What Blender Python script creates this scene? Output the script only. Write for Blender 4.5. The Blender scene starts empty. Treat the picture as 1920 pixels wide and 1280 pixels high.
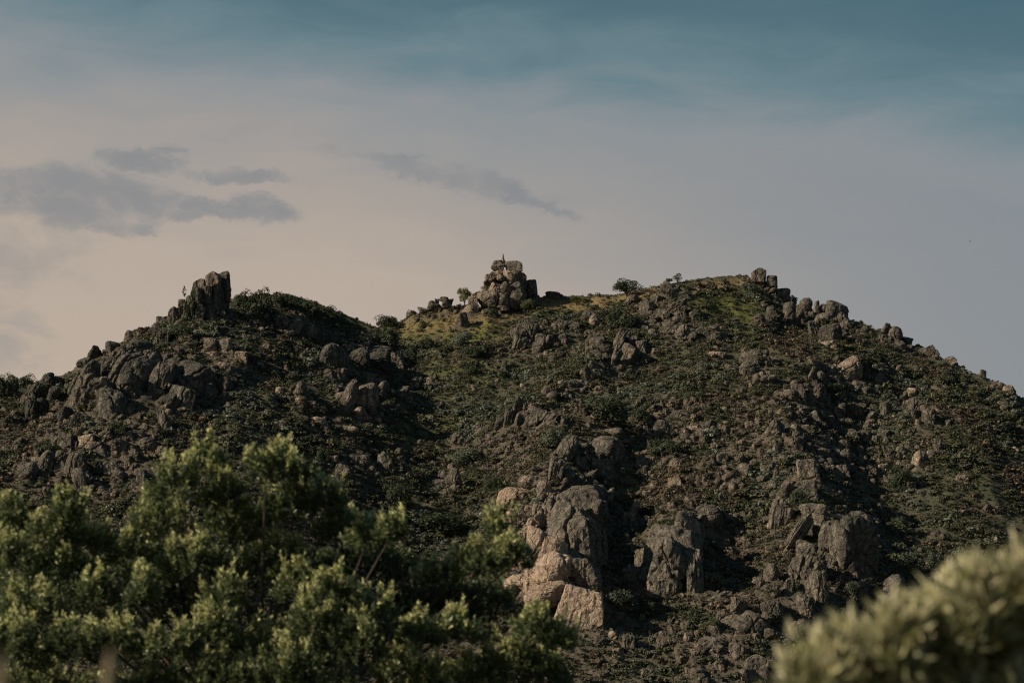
import bpy, bmesh, math, random
import numpy as np
from mathutils import Vector, Matrix, Euler

R = math.radians
random.seed(7)
rng = np.random.default_rng(11)
SC = bpy.context.scene
COL = SC.collection

# ------------------------------------------------------------------ camera
EYE = 1.7
PITCH = 6.5
LENS = 100.0
cam_d = bpy.data.cameras.new("camera")
cam = bpy.data.objects.new("camera", cam_d)
COL.objects.link(cam)
cam_d.lens = LENS
cam_d.sensor_width = 36.0
cam.location = (0, 0, EYE)
cam.rotation_euler = (R(90 + PITCH), 0, 0)
cam_d.clip_start = 0.1
cam_d.clip_end = 20000
cam_d.dof.use_dof = True
cam_d.dof.focus_distance = 760
cam_d.dof.aperture_fstop = 4.5
SC.camera = cam

# ------------------------------------------------------------------ sun, sky, exposure
SUN_EL = 28.0
SUN_AZ = -105.0          # degrees from the view direction (+Y), negative is to the left
EXPOSURE = 0.3
SKY_STRENGTH = 0.1
sun_d = bpy.data.lights.new("sun", 'SUN')
sun = bpy.data.objects.new("sun", sun_d)
COL.objects.link(sun)
sun_d.energy = 5.0
sun_d.angle = R(0.5)
sun_d.color = (1.0, 0.85, 0.68)
sv = Vector((math.sin(R(SUN_AZ)) * math.cos(R(SUN_EL)), math.cos(R(SUN_AZ)) * math.cos(R(SUN_EL)), math.sin(R(SUN_EL))))
sun.rotation_euler = sv.to_track_quat('Z', 'Y').to_euler()
sun.location = (-60, -20, 60)

SC.view_settings.view_transform = 'Standard'
SC.view_settings.look = 'None'
SC.view_settings.gamma = 1.0
SC.view_settings.use_curve_mapping = False
SC.view_settings.exposure = EXPOSURE
SC.render.engine = 'CYCLES'
SC.cycles.max_bounces = 5
SC.cycles.diffuse_bounces = 3
SC.cycles.transmission_bounces = 3
SC.cycles.use_denoising = True
SC.cycles.filter_width = 1.2
SC.cycles.sample_clamp_indirect = 3.0


class NT:
    """small helper round a node tree"""
    def __init__(self, tree):
        self.t = tree
        self.n = tree.nodes
        self.l = tree.links

    def add(self, kind, **kw):
        nd = self.n.new(kind)
        for k, v in kw.items():
            setattr(nd, k, v)
        return nd

    def put(self, sock, v):
        if isinstance(v, bpy.types.NodeSocket):
            self.l.new(v, sock)
        elif v is not None:
            sock.default_value = v

    def math(self, op, a, b=None, c=None, clamp=False):
        nd = self.add('ShaderNodeMath', operation=op, use_clamp=clamp)
        self.put(nd.inputs[0], a)
        if b is not None:
            self.put(nd.inputs[1], b)
        if c is not None:
            self.put(nd.inputs[2], c)
        return nd.outputs[0]

    def smooth(self, v, lo, hi, to0=0.0, to1=1.0):
        nd = self.add('ShaderNodeMapRange', interpolation_type='SMOOTHSTEP')
        self.put(nd.inputs[0], v)
        for i, q in enumerate((lo, hi, to0, to1)):
            self.put(nd.inputs[i + 1], q)
        return nd.outputs[0]

    def mix(self, fac, a, b, blend='MIX'):
        nd = self.add('ShaderNodeMix', data_type='RGBA', blend_type=blend)
        self.put(nd.inputs[0], fac)
        for s, v in ((nd.inputs[6], a), (nd.inputs[7], b)):
            if isinstance(v, (tuple, list)) and len(v) == 3:
                v = (*v, 1.0)
            self.put(s, v)
        return nd.outputs[2]

    def noise(self, vec, scale, detail=4.0, rough=0.55, dist=0.0, out=0):
        nd = self.add('ShaderNodeTexNoise')
        self.put(nd.inputs['Vector'], vec)
        self.put(nd.inputs['Scale'], scale)
        self.put(nd.inputs['Detail'], detail)
        self.put(nd.inputs['Roughness'], rough)
        self.put(nd.inputs['Distortion'], dist)
        return nd.outputs[out]

    def ramp(self, fac, stops):
        nd = self.add('ShaderNodeValToRGB')
        cr = nd.color_ramp
        while len(cr.elements) < len(stops):
            cr.elements.new(0.5)
        for e, (p, c) in zip(cr.elements, stops):
            e.position = p
            e.color = (*c, 1.0) if len(c) == 3 else c
        self.put(nd.inputs[0], fac)
        return nd.outputs[0]


def srgb(r, g, b):
    f = lambda c: ((c / 255) / 12.92) if c / 255 <= 0.04045 else (((c / 255) + 0.055) / 1.055) ** 2.4
    return (f(r), f(g), f(b))


def build_world():
    w = bpy.data.worlds.new("World")
    SC.world = w
    w.use_nodes = True
    w.node_tree.nodes.clear()
    g = NT(w.node_tree)
    out = g.add('ShaderNodeOutputWorld')
    bg = g.add('ShaderNodeBackground')
    g.l.new(bg.outputs[0], out.inputs[0])
    bg.inputs[1].default_value = SKY_STRENGTH
    sky = g.add('ShaderNodeTexSky')
    sky.sky_type = 'NISHITA'
    sky.sun_disc = False
    sky.sun_elevation = R(SUN_EL)
    sky.sun_rotation = R(SUN_AZ)
    sky.altitude = 900
    sky.air_density = 1.0
    sky.dust_density = 1.2
    sky.ozone_density = 1.6
    tc = g.add('ShaderNodeTexCoord')
    sep = g.add('ShaderNodeSeparateXYZ')
    g.l.new(tc.outputs['Generated'], sep.inputs[0])
    X, Y, Z = sep.outputs
    k = 180 / math.pi
    az = g.math('MULTIPLY', g.math('ARCTAN2', X, Y), k)
    el = g.math('MULTIPLY', g.math('ARCSINE', Z), k)
    cv = g.add('ShaderNodeCombineXYZ')
    g.put(cv.inputs[0], az)
    g.put(cv.inputs[1], g.math('MULTIPLY', el, 3.2))
    P = cv.outputs[0]
    n1 = g.noise(P, 0.10, 5, 0.5, 0.6)
    n2 = g.noise(P, 0.32, 5, 0.55, 0.8)
    # the high veil: thick and warm toward the horizon, thinning out upward; warmer on the sun's side
    tilt = g.math('MULTIPLY', g.math('SINE', g.math('MULTIPLY', az, math.pi / 180)), 7.0)
    s = g.math('ADD', el, tilt)
    s = g.math('ADD', s, g.math('MULTIPLY', g.math('SUBTRACT', n1, 0.5), 3.0))
    s = g.math('ADD', s, g.math('MULTIPLY', g.math('SUBTRACT', n2, 0.5), 1.6))
    q = 1.0 / (SKY_STRENGTH * 2 ** EXPOSURE)
    c = lambda *a: tuple(v * q for v in srgb(*a))
    t = g.math('DIVIDE', g.math('SUBTRACT', s, 4.0), 12.0, clamp=True)
    veil = g.ramp(t, [(0.0, c(190, 173, 156)), (0.28, c(184, 170, 157)), (0.46, c(165, 158, 153)), (0.59, c(141, 147, 151)),
                      (0.69, c(106, 130, 139)), (0.77, c(86, 114, 125)), (1.0, c(64, 96, 108))])
    cool = g.smooth(g.math('SINE', g.math('MULTIPLY', az, math.pi / 180)), -0.07, 0.19, 0.0, 0.9)
    veil = g.mix(g.math('MULTIPLY', cool, g.smooth(t, 0.66, 0.50)), veil, c(134, 141, 147))
    skyc = g.mix(1.0, sky.outputs[0], (0.27, 0.44, 0.47), 'MULTIPLY')
    vm = g.smooth(s, 12.5, 22.0, 0.98, 0.25)
    col = g.mix(vm, skyc, veil)
    # grey lower clouds: (px, py, rx, ry, tilt deg, strength)
    f = 5333.3
    cv2 = g.add('ShaderNodeCombineXYZ')
    g.put(cv2.inputs[0], az)
    g.put(cv2.inputs[1], g.math('MULTIPLY', el, 1.7))
    Q = cv2.outputs[0]
    warp = g.noise(Q, 0.85, 9, 0.64, 0.3, out=1)
    wsep = g.add('ShaderNodeSeparateColor')
    g.l.new(warp, wsep.inputs[0])
    waz = g.math('ADD', az, g.math('MULTIPLY', g.math('SUBTRACT', wsep.outputs[0], 0.5), 2.4))
    wel = g.math('ADD', el, g.math('MULTIPLY', g.math('SUBTRACT', wsep.outputs[1], 0.5), 0.95))
    clouds = [(150, 385, 210, 52, 2, 0.95), (265, 305, 85, 24, 2, 0.9), (440, 336, 120, 12, 6, 0.85), (430, 396, 130, 22, 4, 0.95),
              (20, 500, 150, 80, -22, 0.55), (40, 360, 110, 22, 2, 0.8), (225, 436, 80, 14, 2, 0.8), (360, 416, 70, 10, -6, 0.8),
              (850, 335, 190, 24, 12, 0.75), (985, 375, 85, 15, 20, 0.9), (690, 293, 110, 9, 9, 0.55), (405, 260, 26, 6, 0, 0.4),
              (-20, 640, 90, 110, 8, 0.6), (770, 312, 170, 17, 10, 0.75)]
    tot = None
    for (px, py, rx, ry, rt, st) in clouds:
        a0 = math.degrees(math.atan((px - 960) / f))
        e0 = PITCH + math.degrees(math.atan((640 - py) / f))
        rx_, ry_ = math.degrees(rx / f) * 1.12, math.degrees(ry / f) * 1.2
        ct, stt = math.cos(R(-rt)), math.sin(R(-rt))
        dx = g.math('SUBTRACT', waz, a0)
        dy = g.math('SUBTRACT', wel, e0)
        ux = g.math('ADD', g.math('MULTIPLY', dx, ct / rx_), g.math('MULTIPLY', dy, stt / rx_))
        uy = g.math('ADD', g.math('MULTIPLY', dx, -stt / ry_), g.math('MULTIPLY', dy, ct / ry_))
        d = g.math('ADD', g.math('MULTIPLY', ux, ux), g.math('MULTIPLY', uy, uy))
        m = g.smooth(d, 1.6, 0.1, 0.0, st)
        tot = m if tot is None else g.math('MAXIMUM', tot, m)
    n3 = g.noise(Q, 0.75, 9, 0.60, 0.3)
    dens = g.smooth(g.math('ADD', n3, g.math('MULTIPLY', tot, 0.34)), 0.47, 0.88)
    m = g.math('MULTIPLY', tot, dens)
    # the same kind of cloud goes on round the rest of the horizon
    far = g.smooth(g.math('ABSOLUTE', az), 12.0, 16.0)
    band = g.math('MULTIPLY', g.smooth(el, 4.0, 7.0), g.smooth(el, 12.0, 9.5))
    rest = g.math('MULTIPLY', g.math('MULTIPLY', far, band), g.smooth(g.noise(P, 0.3, 6, 0.6, 0.5), 0.55, 0.72, 0, 0.8))
    m = g.math('MAXIMUM', m, rest)
    col = g.mix(g.math('MULTIPLY', m, 0.74), col, c(126, 132, 138))
    g.put(bg.inputs[0], col)


build_world()

# ------------------------------------------------------------------ numpy noise
def _hash(ix, iy, iz, seed):
    h = (ix.astype(np.int64) * 374761393 + iy.astype(np.int64) * 668265263 + iz.astype(np.int64) * 2147483647 + seed * 974634777) & 0xFFFFFFFF
    h = ((h ^ (h >> 13)) * 1274126177) & 0xFFFFFFFF
    h = (h ^ (h >> 16)) & 0xFFFFFFFF
    h = (h * 2246822519) & 0xFFFFFFFF
    h = (h ^ (h >> 15)) & 0xFFFFFFFF
    return h.astype(np.float64) / 4294967295.0


def vnoise(p, seed=0):
    """value noise, -1..1; p has 2 or 3 columns"""
    p = np.asarray(p, float)
    f0 = np.floor(p)
    fr = p - f0
    w = fr * fr * fr * (fr * (fr * 6 - 15) + 10)
    i = f0.astype(np.int64)
    if p.shape[1] == 2:
        z = np.zeros(len(p), np.int64)
        r = 0
        for dx in (0, 1):
            for dy in (0, 1):
                r = r + _hash(i[:, 0] + dx, i[:, 1] + dy, z, seed) * (w[:, 0] if dx else 1 - w[:, 0]) * (w[:, 1] if dy else 1 - w[:, 1])
        return r * 2 - 1
    r = 0
    for dx in (0, 1):
        for dy in (0, 1):
            for dz in (0, 1):
                r = r + _hash(i[:, 0] + dx, i[:, 1] + dy, i[:, 2] + dz, seed) * (w[:, 0] if dx else 1 - w[:, 0]) * \
                    (w[:, 1] if dy else 1 - w[:, 1]) * (w[:, 2] if dz else 1 - w[:, 2])
    return r * 2 - 1


def fbm(p, octaves=4, seed=0, gain=0.5, ridged=False):
    a, s, t = 1.0, 0.0, 0.0
    p = np.asarray(p, float)
    for o in range(octaves):
        n = vnoise(p, seed + o * 17)
        if ridged:
            n = 1 - 2 * np.abs(n)
        s = s + a * n
        t += a
        a *= gain
        p = p * 2.03 + 5.37
    return s / t


# ------------------------------------------------------------------ camera geometry
F = 1920 * LENS / 36.0
CT, ST = math.cos(R(PITCH)), math.sin(R(PITCH))


def ray(px, py):
    """direction through a pixel of the 1920x1280 photograph, scaled so that y = 1"""
    a = (np.asarray(px, float) - 960) / F
    b = (640 - np.asarray(py, float)) / F
    dy = CT - b * ST
    return a / dy, (ST + b * CT) / dy


def project(x, y, z):
    """world -> photograph pixel"""
    z = z - EYE
    fw = y * CT + z * ST
    up = -y * ST + z * CT
    return 960 + F * x / fw, 640 - F * up / fw


# ------------------------------------------------------------------ terrain
crest_main = [(-3000, 1150), (-600, 900), (200, 760), (560, 660), (660, 625), (700, 616), (740, 608), (770, 596), (800, 582), (850, 574), (900, 575), (960, 570),
              (1000, 560), (1060, 558), (1120, 554), (1150, 553), (1200, 545), (1250, 533), (1300, 525), (1350, 519), (1400, 517),
              (1440, 545), (1480, 572), (1530, 590), (1580, 602), (1620, 608), (1660, 628), (1700, 648), (1740, 668), (1800, 690), (1860, 716),
              (1900, 738), (1960, 768), (2200, 880), (2800, 1100), (5000, 1200)]
crest_left = [(-3000, 1150), (-700, 980), (-300, 800), (0, 722), (60, 722), (100, 708), (150, 693), (200, 664), (250, 634), (300, 606), (340, 590), (400, 575),
              (440, 562), (480, 553), (540, 552), (600, 571), (650, 591), (700, 612), (740, 640), (800, 680), (900, 752), (1000, 840),
              (1200, 1060), (1400, 1400), (5000, 2500)]
def soft_profile(pts, sig=22.0):
    """the skyline as a smooth curve"""
    p = np.array(pts, float)
    xs = np.arange(-3000, 5001, 4.0)
    k = np.exp(-0.5 * (np.arange(-30, 31) * 4.0 / sig) ** 2)
    ys = np.convolve(np.pad(np.interp(xs, p[:, 0], p[:, 1]), 30, mode='edge'), k / k.sum(), 'valid')
    return ray(xs, ys)


UM, TM = soft_profile(crest_main)
UL, TL = soft_profile(crest_left)
YM_U = (np.array([-3000, 400, 700, 950, 1400, 1700, 1950, 5000]) - 960) / F
YM = np.array([860, 815, 800, 800, 805, 770, 740, 700], float)
YL_U = (np.array([-3000, -200, 100, 400, 600, 760, 5000]) - 960) / F
YL = np.array([660, 680, 715, 748, 768, 784, 790], float)


def hill(u, y, U, T, YU, YV, s, w):
    yc = np.interp(u, YU, YV)
    zc = EYE + np.interp(u, U, T) * yc
    d = yc - y
    back = np.where(d < 0, 0.55, 1.0)
    return zc - back * s * (np.sqrt(d * d + w * w) - w)


def smax(a, b, k):
    h = np.clip(0.5 + 0.5 * (a - b) / k, 0, 1)
    return b * (1 - h) + a * h + k * h * (1 - h)


def base_height(x, y):
    yy = np.maximum(y, 40.0)
    u = x / yy
    m = hill(u, yy, UM, TM, YM_U, YM, 0.50, 14.0)
    l = hill(u, yy, UL, TL, YL_U, YL, 0.50, 9.0)
    z = smax(m, l, 9.0)
    valley = -30 * np.clip((y - 35) / 240, 0, 1) ** 1.2 - 0.02 * np.clip(-y, 0, 400)
    near = np.where(y < 300, valley, -30 + np.zeros_like(y))
    far = np.clip((y - 900) / 500, 0, 1)
    near = near + far * 10
    return np.where(y < 120, near, smax(z, near, 14.0))


# grid (fine where the hill is seen, coarse beyond)
def axis(lo, hi, step, outs_lo, outs_hi):
    return np.concatenate([np.array(outs_lo, float), np.arange(lo, hi + 1e-6, step), np.array(outs_hi, float)])


GX = axis(-182, 182, 0.62, [-6000, -3000, -1500, -900, -600, -420, -320, -260, -220, -200, -190], [190, 200, 220, 260, 320, 420, 600, 900, 1500, 3000, 6000])
GY = axis(470, 862, 0.62, list(range(-400, -20, 40)) + list(range(-20, 60, 2)) + list(range(60, 470, 8)), [866, 872, 880, 890, 905, 925, 950, 1000, 1100, 1300, 1700, 2400, 4000, 7000])
MX, MY = np.meshgrid(GX, GY)
shape = MX.shape
fx, fy = MX.ravel(), MY.ravel()
GZ = base_height(fx, fy)


def soften(z, sig):
    """round off the fold between the two hills"""
    g = z.reshape(shape).copy()
    i0, i1 = np.searchsorted(GX, -182 - 1e-6), np.searchsorted(GX, 182 + 1e-6)
    n = int(sig * 3 / 0.62)
    k = np.exp(-0.5 * (np.arange(-n, n + 1) * 0.62 / sig) ** 2)
    k /= k.sum()
    sub = g[:, i0:i1]
    L = sub.shape[1] + 2 * n
    pad = np.pad(sub, ((0, 0), (n, n)), mode='reflect', reflect_type='odd')
    fk = np.fft.rfft(k, 2 * L)
    bl = np.fft.irfft(np.fft.rfft(pad, 2 * L, axis=1) * fk, 2 * L, axis=1)[:, 2 * n:2 * n + sub.shape[1]]
    uc = (MX / np.maximum(MY, 40))[:, i0:i1]
    w = np.clip((np.interp(uc, YM_U, YM) - MY[:, i0:i1] - 12) / 70, 0, 1) * np.clip((MY[:, i0:i1] - 440) / 60, 0, 1)
    w = w * np.clip((182 - np.abs(MX[:, i0:i1])) / 30, 0, 1)
    g[:, i0:i1] = sub * (1 - w) + bl * w
    return g.ravel()


GZ = soften(GZ, 16.0)


def height(x, y, grid=None):
    """bilinear lookup in the terrain grid"""
    g = GZ.reshape(shape) if grid is None else grid
    x, y = np.asarray(x, float), np.asarray(y, float)
    i = np.clip(np.searchsorted(GX, x) - 1, 0, len(GX) - 2)
    j = np.clip(np.searchsorted(GY, y) - 1, 0, len(GY) - 2)
    tx = np.clip((x - GX[i]) / (GX[i + 1] - GX[i]), 0, 1)
    ty = np.clip((y - GY[j]) / (GY[j + 1] - GY[j]), 0, 1)
    return (g[j, i] * (1 - tx) + g[j, i + 1] * tx) * (1 - ty) + (g[j + 1, i] * (1 - tx) + g[j + 1, i + 1] * tx) * ty


YS = np.arange(430, 880, 0.8)


def cast(px, py):
    """first hit of the pixel's ray with the hill: (x, y, z) or None"""
    u, t = ray(px, py)
    zz = EYE + t * YS
    hz = height(u * YS, YS)
    k = np.argmax(hz > zz)
    if hz[k] <= zz[k]:
        return None
    if k > 0:
        a, b = hz[k - 1] - zz[k - 1], hz[k] - zz[k]
        y = YS[k - 1] + (YS[k] - YS[k - 1]) * (-a / (b - a))
    else:
        y = YS[0]
    return (u * y, y, EYE + t * y)


def poly_world(pts):
    out = []
    for p in pts:
        h = cast(*p)
        if h:
            out.append(h[:2])
    return np.array(out)


def seg_dist(P, x, y):
    """signed distance to a polyline (positive to the +x side) and position along it 0..1"""
    best = np.full(x.shape, 1e9)
    sg = np.zeros(x.shape)
    al = np.zeros(x.shape)
    n = len(P) - 1
    for k in range(n):
        a, b = P[k], P[k + 1]
        d = b - a
        L2 = (d ** 2).sum() + 1e-9
        t = np.clip(((x - a[0]) * d[0] + (y - a[1]) * d[1]) / L2, 0, 1)
        qx, qy = x - (a[0] + t * d[0]), y - (a[1] + t * d[1])
        dist = np.hypot(qx, qy)
        m = dist < best
        best = np.where(m, dist, best)
        cr = d[0] * qy - d[1] * qx
        side = np.sign(cr) * (1 if d[1] < 0 else -1)
        sg = np.where(m, side, sg)
        al = np.where(m, (k + t) / n, al)
    return best, sg, al


near_mask = (fx > -260) & (fx < 260) & (fy > 420) & (fy < 905)
hx, hy = fx[near_mask], fy[near_mask]
# ribs and gullies: pixels along the line, height, width on the left, width on the right
relief = [([(1150, 800), (1075, 850), (1010, 910), (1035, 1010), (1075, 1160), (1090, 1230)], 8.0, 13, 11),
          ([(1290, 960), (1265, 1030), (1262, 1130)], 6.0, 9, 6),
          ([(1560, 620), (1530, 700), (1480, 780), (1485, 860), (1500, 920), (1560, 1000), (1575, 1110), (1440, 1250)], 7.0, 22, 13),
          ([(1605, 690), (1625, 800), (1640, 900), (1700, 1000), (1720, 1130)], -4.5, 14, 18),
          ([(1185, 640), (1120, 700), (1010, 780), (960, 840)], 4.0, 9, 7),
          ([(1240, 560), (1270, 620), (1300, 660)], 3.0, 9, 9),
          ([(390, 600), (330, 690), (260, 780), (150, 900)], 5.0, 22, 14),
          ([(640, 680), (660, 760), (700, 800)], 3.5, 12, 10),
          ([(770, 660), (800, 780), (850, 900), (880, 980), (800, 1100)], -2.0, 16, 14),
          ([(1180, 880), (1170, 960), (1180, 1080), (1180, 1180)], -4.5, 8, 8),
          ([(1400, 900), (1390, 1000), (1370, 1120)], -3.0, 12, 12),
          ([(1750, 760), (1790, 850), (1850, 960)], 4.0, 14, 12)]
ribs_w = []
add = np.zeros_like(hx)
for pts, amp, wl, wr in relief:
    P = poly_world(pts)
    d, sg, al = seg_dist(P, hx, hy)
    w = np.where(sg < 0, wl, wr)
    add += amp * np.exp(-(d / w) ** 2) * np.clip(np.minimum(al * 6 + 0.25, (1 - al) * 6 + 0.3), 0, 1)
    ribs_w.append((amp, P))
pp = np.stack([hx, hy], 1)
add += 2.6 * fbm(pp / 42, 3, 3) + 1.7 * fbm(pp / 15, 3, 8, 0.55, True) + 0.5 * fbm(pp / 4.2, 3, 21)
# rock-step terraces
fade = np.clip((hy - 425) / 45, 0, 1) * np.clip((250 - np.abs(hx)) / 40, 0, 1)
dc = np.abs(np.interp(hx / hy, YM_U, YM) - hy)
GZ[near_mask] += add * fade
# gentle relief elsewhere
fm = ~near_mask
GZ[fm] += 0.15 * fbm(np.stack([fx[fm], fy[fm]], 1) / 6.0, 3, 5) * (np.abs(fy[fm]) < 500)

# bring the skyline back to the photograph's after the relief was added
tgt_px = np.linspace(-160, 2080, 225)
sil = np.minimum(np.interp(tgt_px, *np.array(crest_main, float).T), np.interp(tgt_px, *np.array(crest_left, float).T))
US, TS = ray(tgt_px, sil)
for it in range(5):
    ys = np.arange(560, 862, 0.62)
    uu = US[:, None] * ys[None, :]
    hh = height(uu, np.broadcast_to(ys, uu.shape))
    tan = (hh - EYE) / ys[None, :]
    dt = TS - tan.max(1)
    dt = np.convolve(np.pad(dt, 1, mode='edge'), [0.2, 0.6, 0.2], 'valid')
    u_all = fx / np.maximum(fy, 40)
    wgt = np.clip((fy - 480) / 160, 0, 1) * (fy < 1000)
    kk = np.exp(-0.5 * (np.arange(-24, 25) / 8.0) ** 2)
    dts = np.convolve(np.pad(dt, 24, mode='edge'), kk / kk.sum(), 'valid')
    best = np.interp(u_all, US, ys[tan.argmax(1)])
    nearc = np.clip(1 - (best - fy) / 30, 0, 1)
    GZ = GZ + (np.interp(u_all, US, dts) * (1 - nearc) + np.interp(u_all, US, dt) * nearc) * np.maximum(fy, 0) * wgt

CREST_Y = ys[tan.argmax(1)]


def link(ob, parent=None):
    COL.objects.link(ob)
    if parent is not None:
        ob.parent = parent
    return ob


def tag(o, label=None, cat=None, group=None, kind=None):
    if label:
        o["label"] = label
    if cat:
        o["category"] = cat
    if group:
        o["group"] = group
    if kind:
        o["kind"] = kind
    return o


def mesh_np(name, verts, faces, mat=None, smooth=False, attrs=None):
    """mesh from numpy arrays; faces is an (n,3) or (n,4) array"""
    me = bpy.data.meshes.new(name)
    verts = np.asarray(verts, np.float32)
    faces = np.asarray(faces, np.int32)
    k = faces.shape[1]
    me.vertices.add(len(verts))
    me.vertices.foreach_set("co", verts.ravel())
    me.loops.add(faces.size)
    me.loops.foreach_set("vertex_index", faces.ravel())
    me.polygons.add(len(faces))
    me.polygons.foreach_set("loop_start", np.arange(0, faces.size, k, dtype=np.int32))
    me.polygons.foreach_set("loop_total", np.full(len(faces), k, np.int32))
    me.polygons.foreach_set("use_smooth", np.full(len(faces), smooth))
    for an, av in (attrs or {}).items():
        a = me.attributes.new(an, 'FLOAT', 'POINT')
        a.data.foreach_set("value", np.asarray(av, np.float32))
    me.update(calc_edges=True)
    if mat:
        me.materials.append(mat)
    return me


def new_mat(name):
    m = bpy.data.materials.new(name)
    m.use_nodes = True
    m.node_tree.nodes.clear()
    g = NT(m.node_tree)
    out = g.add('ShaderNodeOutputMaterial')
    bs = g.add('ShaderNodeBsdfPrincipled')
    g.l.new(bs.outputs[0], out.inputs[0])
    bs.inputs['Roughness'].default_value = 0.9
    bs.inputs['Specular IOR Level'].default_value = 0.2
    return m, g, bs, out


# ------------------------------------------------------------------ materials
def mat_ground():
    m, g, bs, out = new_mat("hillside_soil")
    geo = g.add('ShaderNodeNewGeometry')
    P = geo.outputs['Position']
    n1 = g.noise(P, 0.06, 5, 0.6, 0.5)
    n2 = g.noise(P, 0.35, 6, 0.65)
    n3 = g.noise(P, 1.7, 5, 0.7)
    c = g.ramp(n2, [(0.30, (0.045, 0.042, 0.025)), (0.45, (0.080, 0.068, 0.043)), (0.58, (0.122, 0.098, 0.064)), (0.75, (0.18, 0.148, 0.098))])
    c2 = g.ramp(n3, [(0.35, (0.036, 0.043, 0.024)), (0.65, (0.105, 0.105, 0.060))])
    c = g.mix(g.smooth(n1, 0.36, 0.54), c, c2)
    at = g.add('ShaderNodeAttribute', attribute_name="green")
    gr = g.ramp(n3, [(0.35, (0.055, 0.075, 0.018)), (0.55, (0.125, 0.130, 0.036)), (0.75, (0.22, 0.175, 0.070))])
    c = g.mix(at.outputs['Fac'], c, gr)
    at2 = g.add('ShaderNodeAttribute', attribute_name="dry")
    dr = g.ramp(n3, [(0.35, (0.15, 0.105, 0.045)), (0.55, (0.25, 0.185, 0.085)), (0.75, (0.34, 0.25, 0.125))])
    c = g.mix(at2.outputs['Fac'], c, dr)
    at3 = g.add('ShaderNodeAttribute', attribute_name="stony")
    st = g.ramp(n3, [(0.3, (0.06, 0.052, 0.042)), (0.5, (0.13, 0.105, 0.08)), (0.75, (0.22, 0.18, 0.14))])
    c = g.mix(g.math('MULTIPLY', at3.outputs['Fac'], g.smooth(n2, 0.4, 0.6)), c, st)
    at4 = g.add('ShaderNodeAttribute', attribute_name="rocky")
    rkc = g.ramp(n2, [(0.30, (0.045, 0.040, 0.028)), (0.46, (0.090, 0.076, 0.054)), (0.60, (0.150, 0.126, 0.090)), (0.78, (0.23, 0.195, 0.145))])
    c = g.mix(g.math('MULTIPLY', at4.outputs['Fac'], g.smooth(n3, 0.38, 0.55)), c, rkc)
    g.put(bs.inputs['Base Color'], c)
    b = g.add('ShaderNodeBump')
    b.inputs['Strength'].default_value = 1.0
    b.inputs['Distance'].default_value = 0.9
    g.put(b.inputs['Height'], g.math('ADD', g.noise(P, 0.9, 6, 0.7), g.math('MULTIPLY', g.noise(P, 3.0, 4, 0.7), 0.4)))
    g.put(bs.inputs['Normal'], b.outputs[0])
    return m


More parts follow.
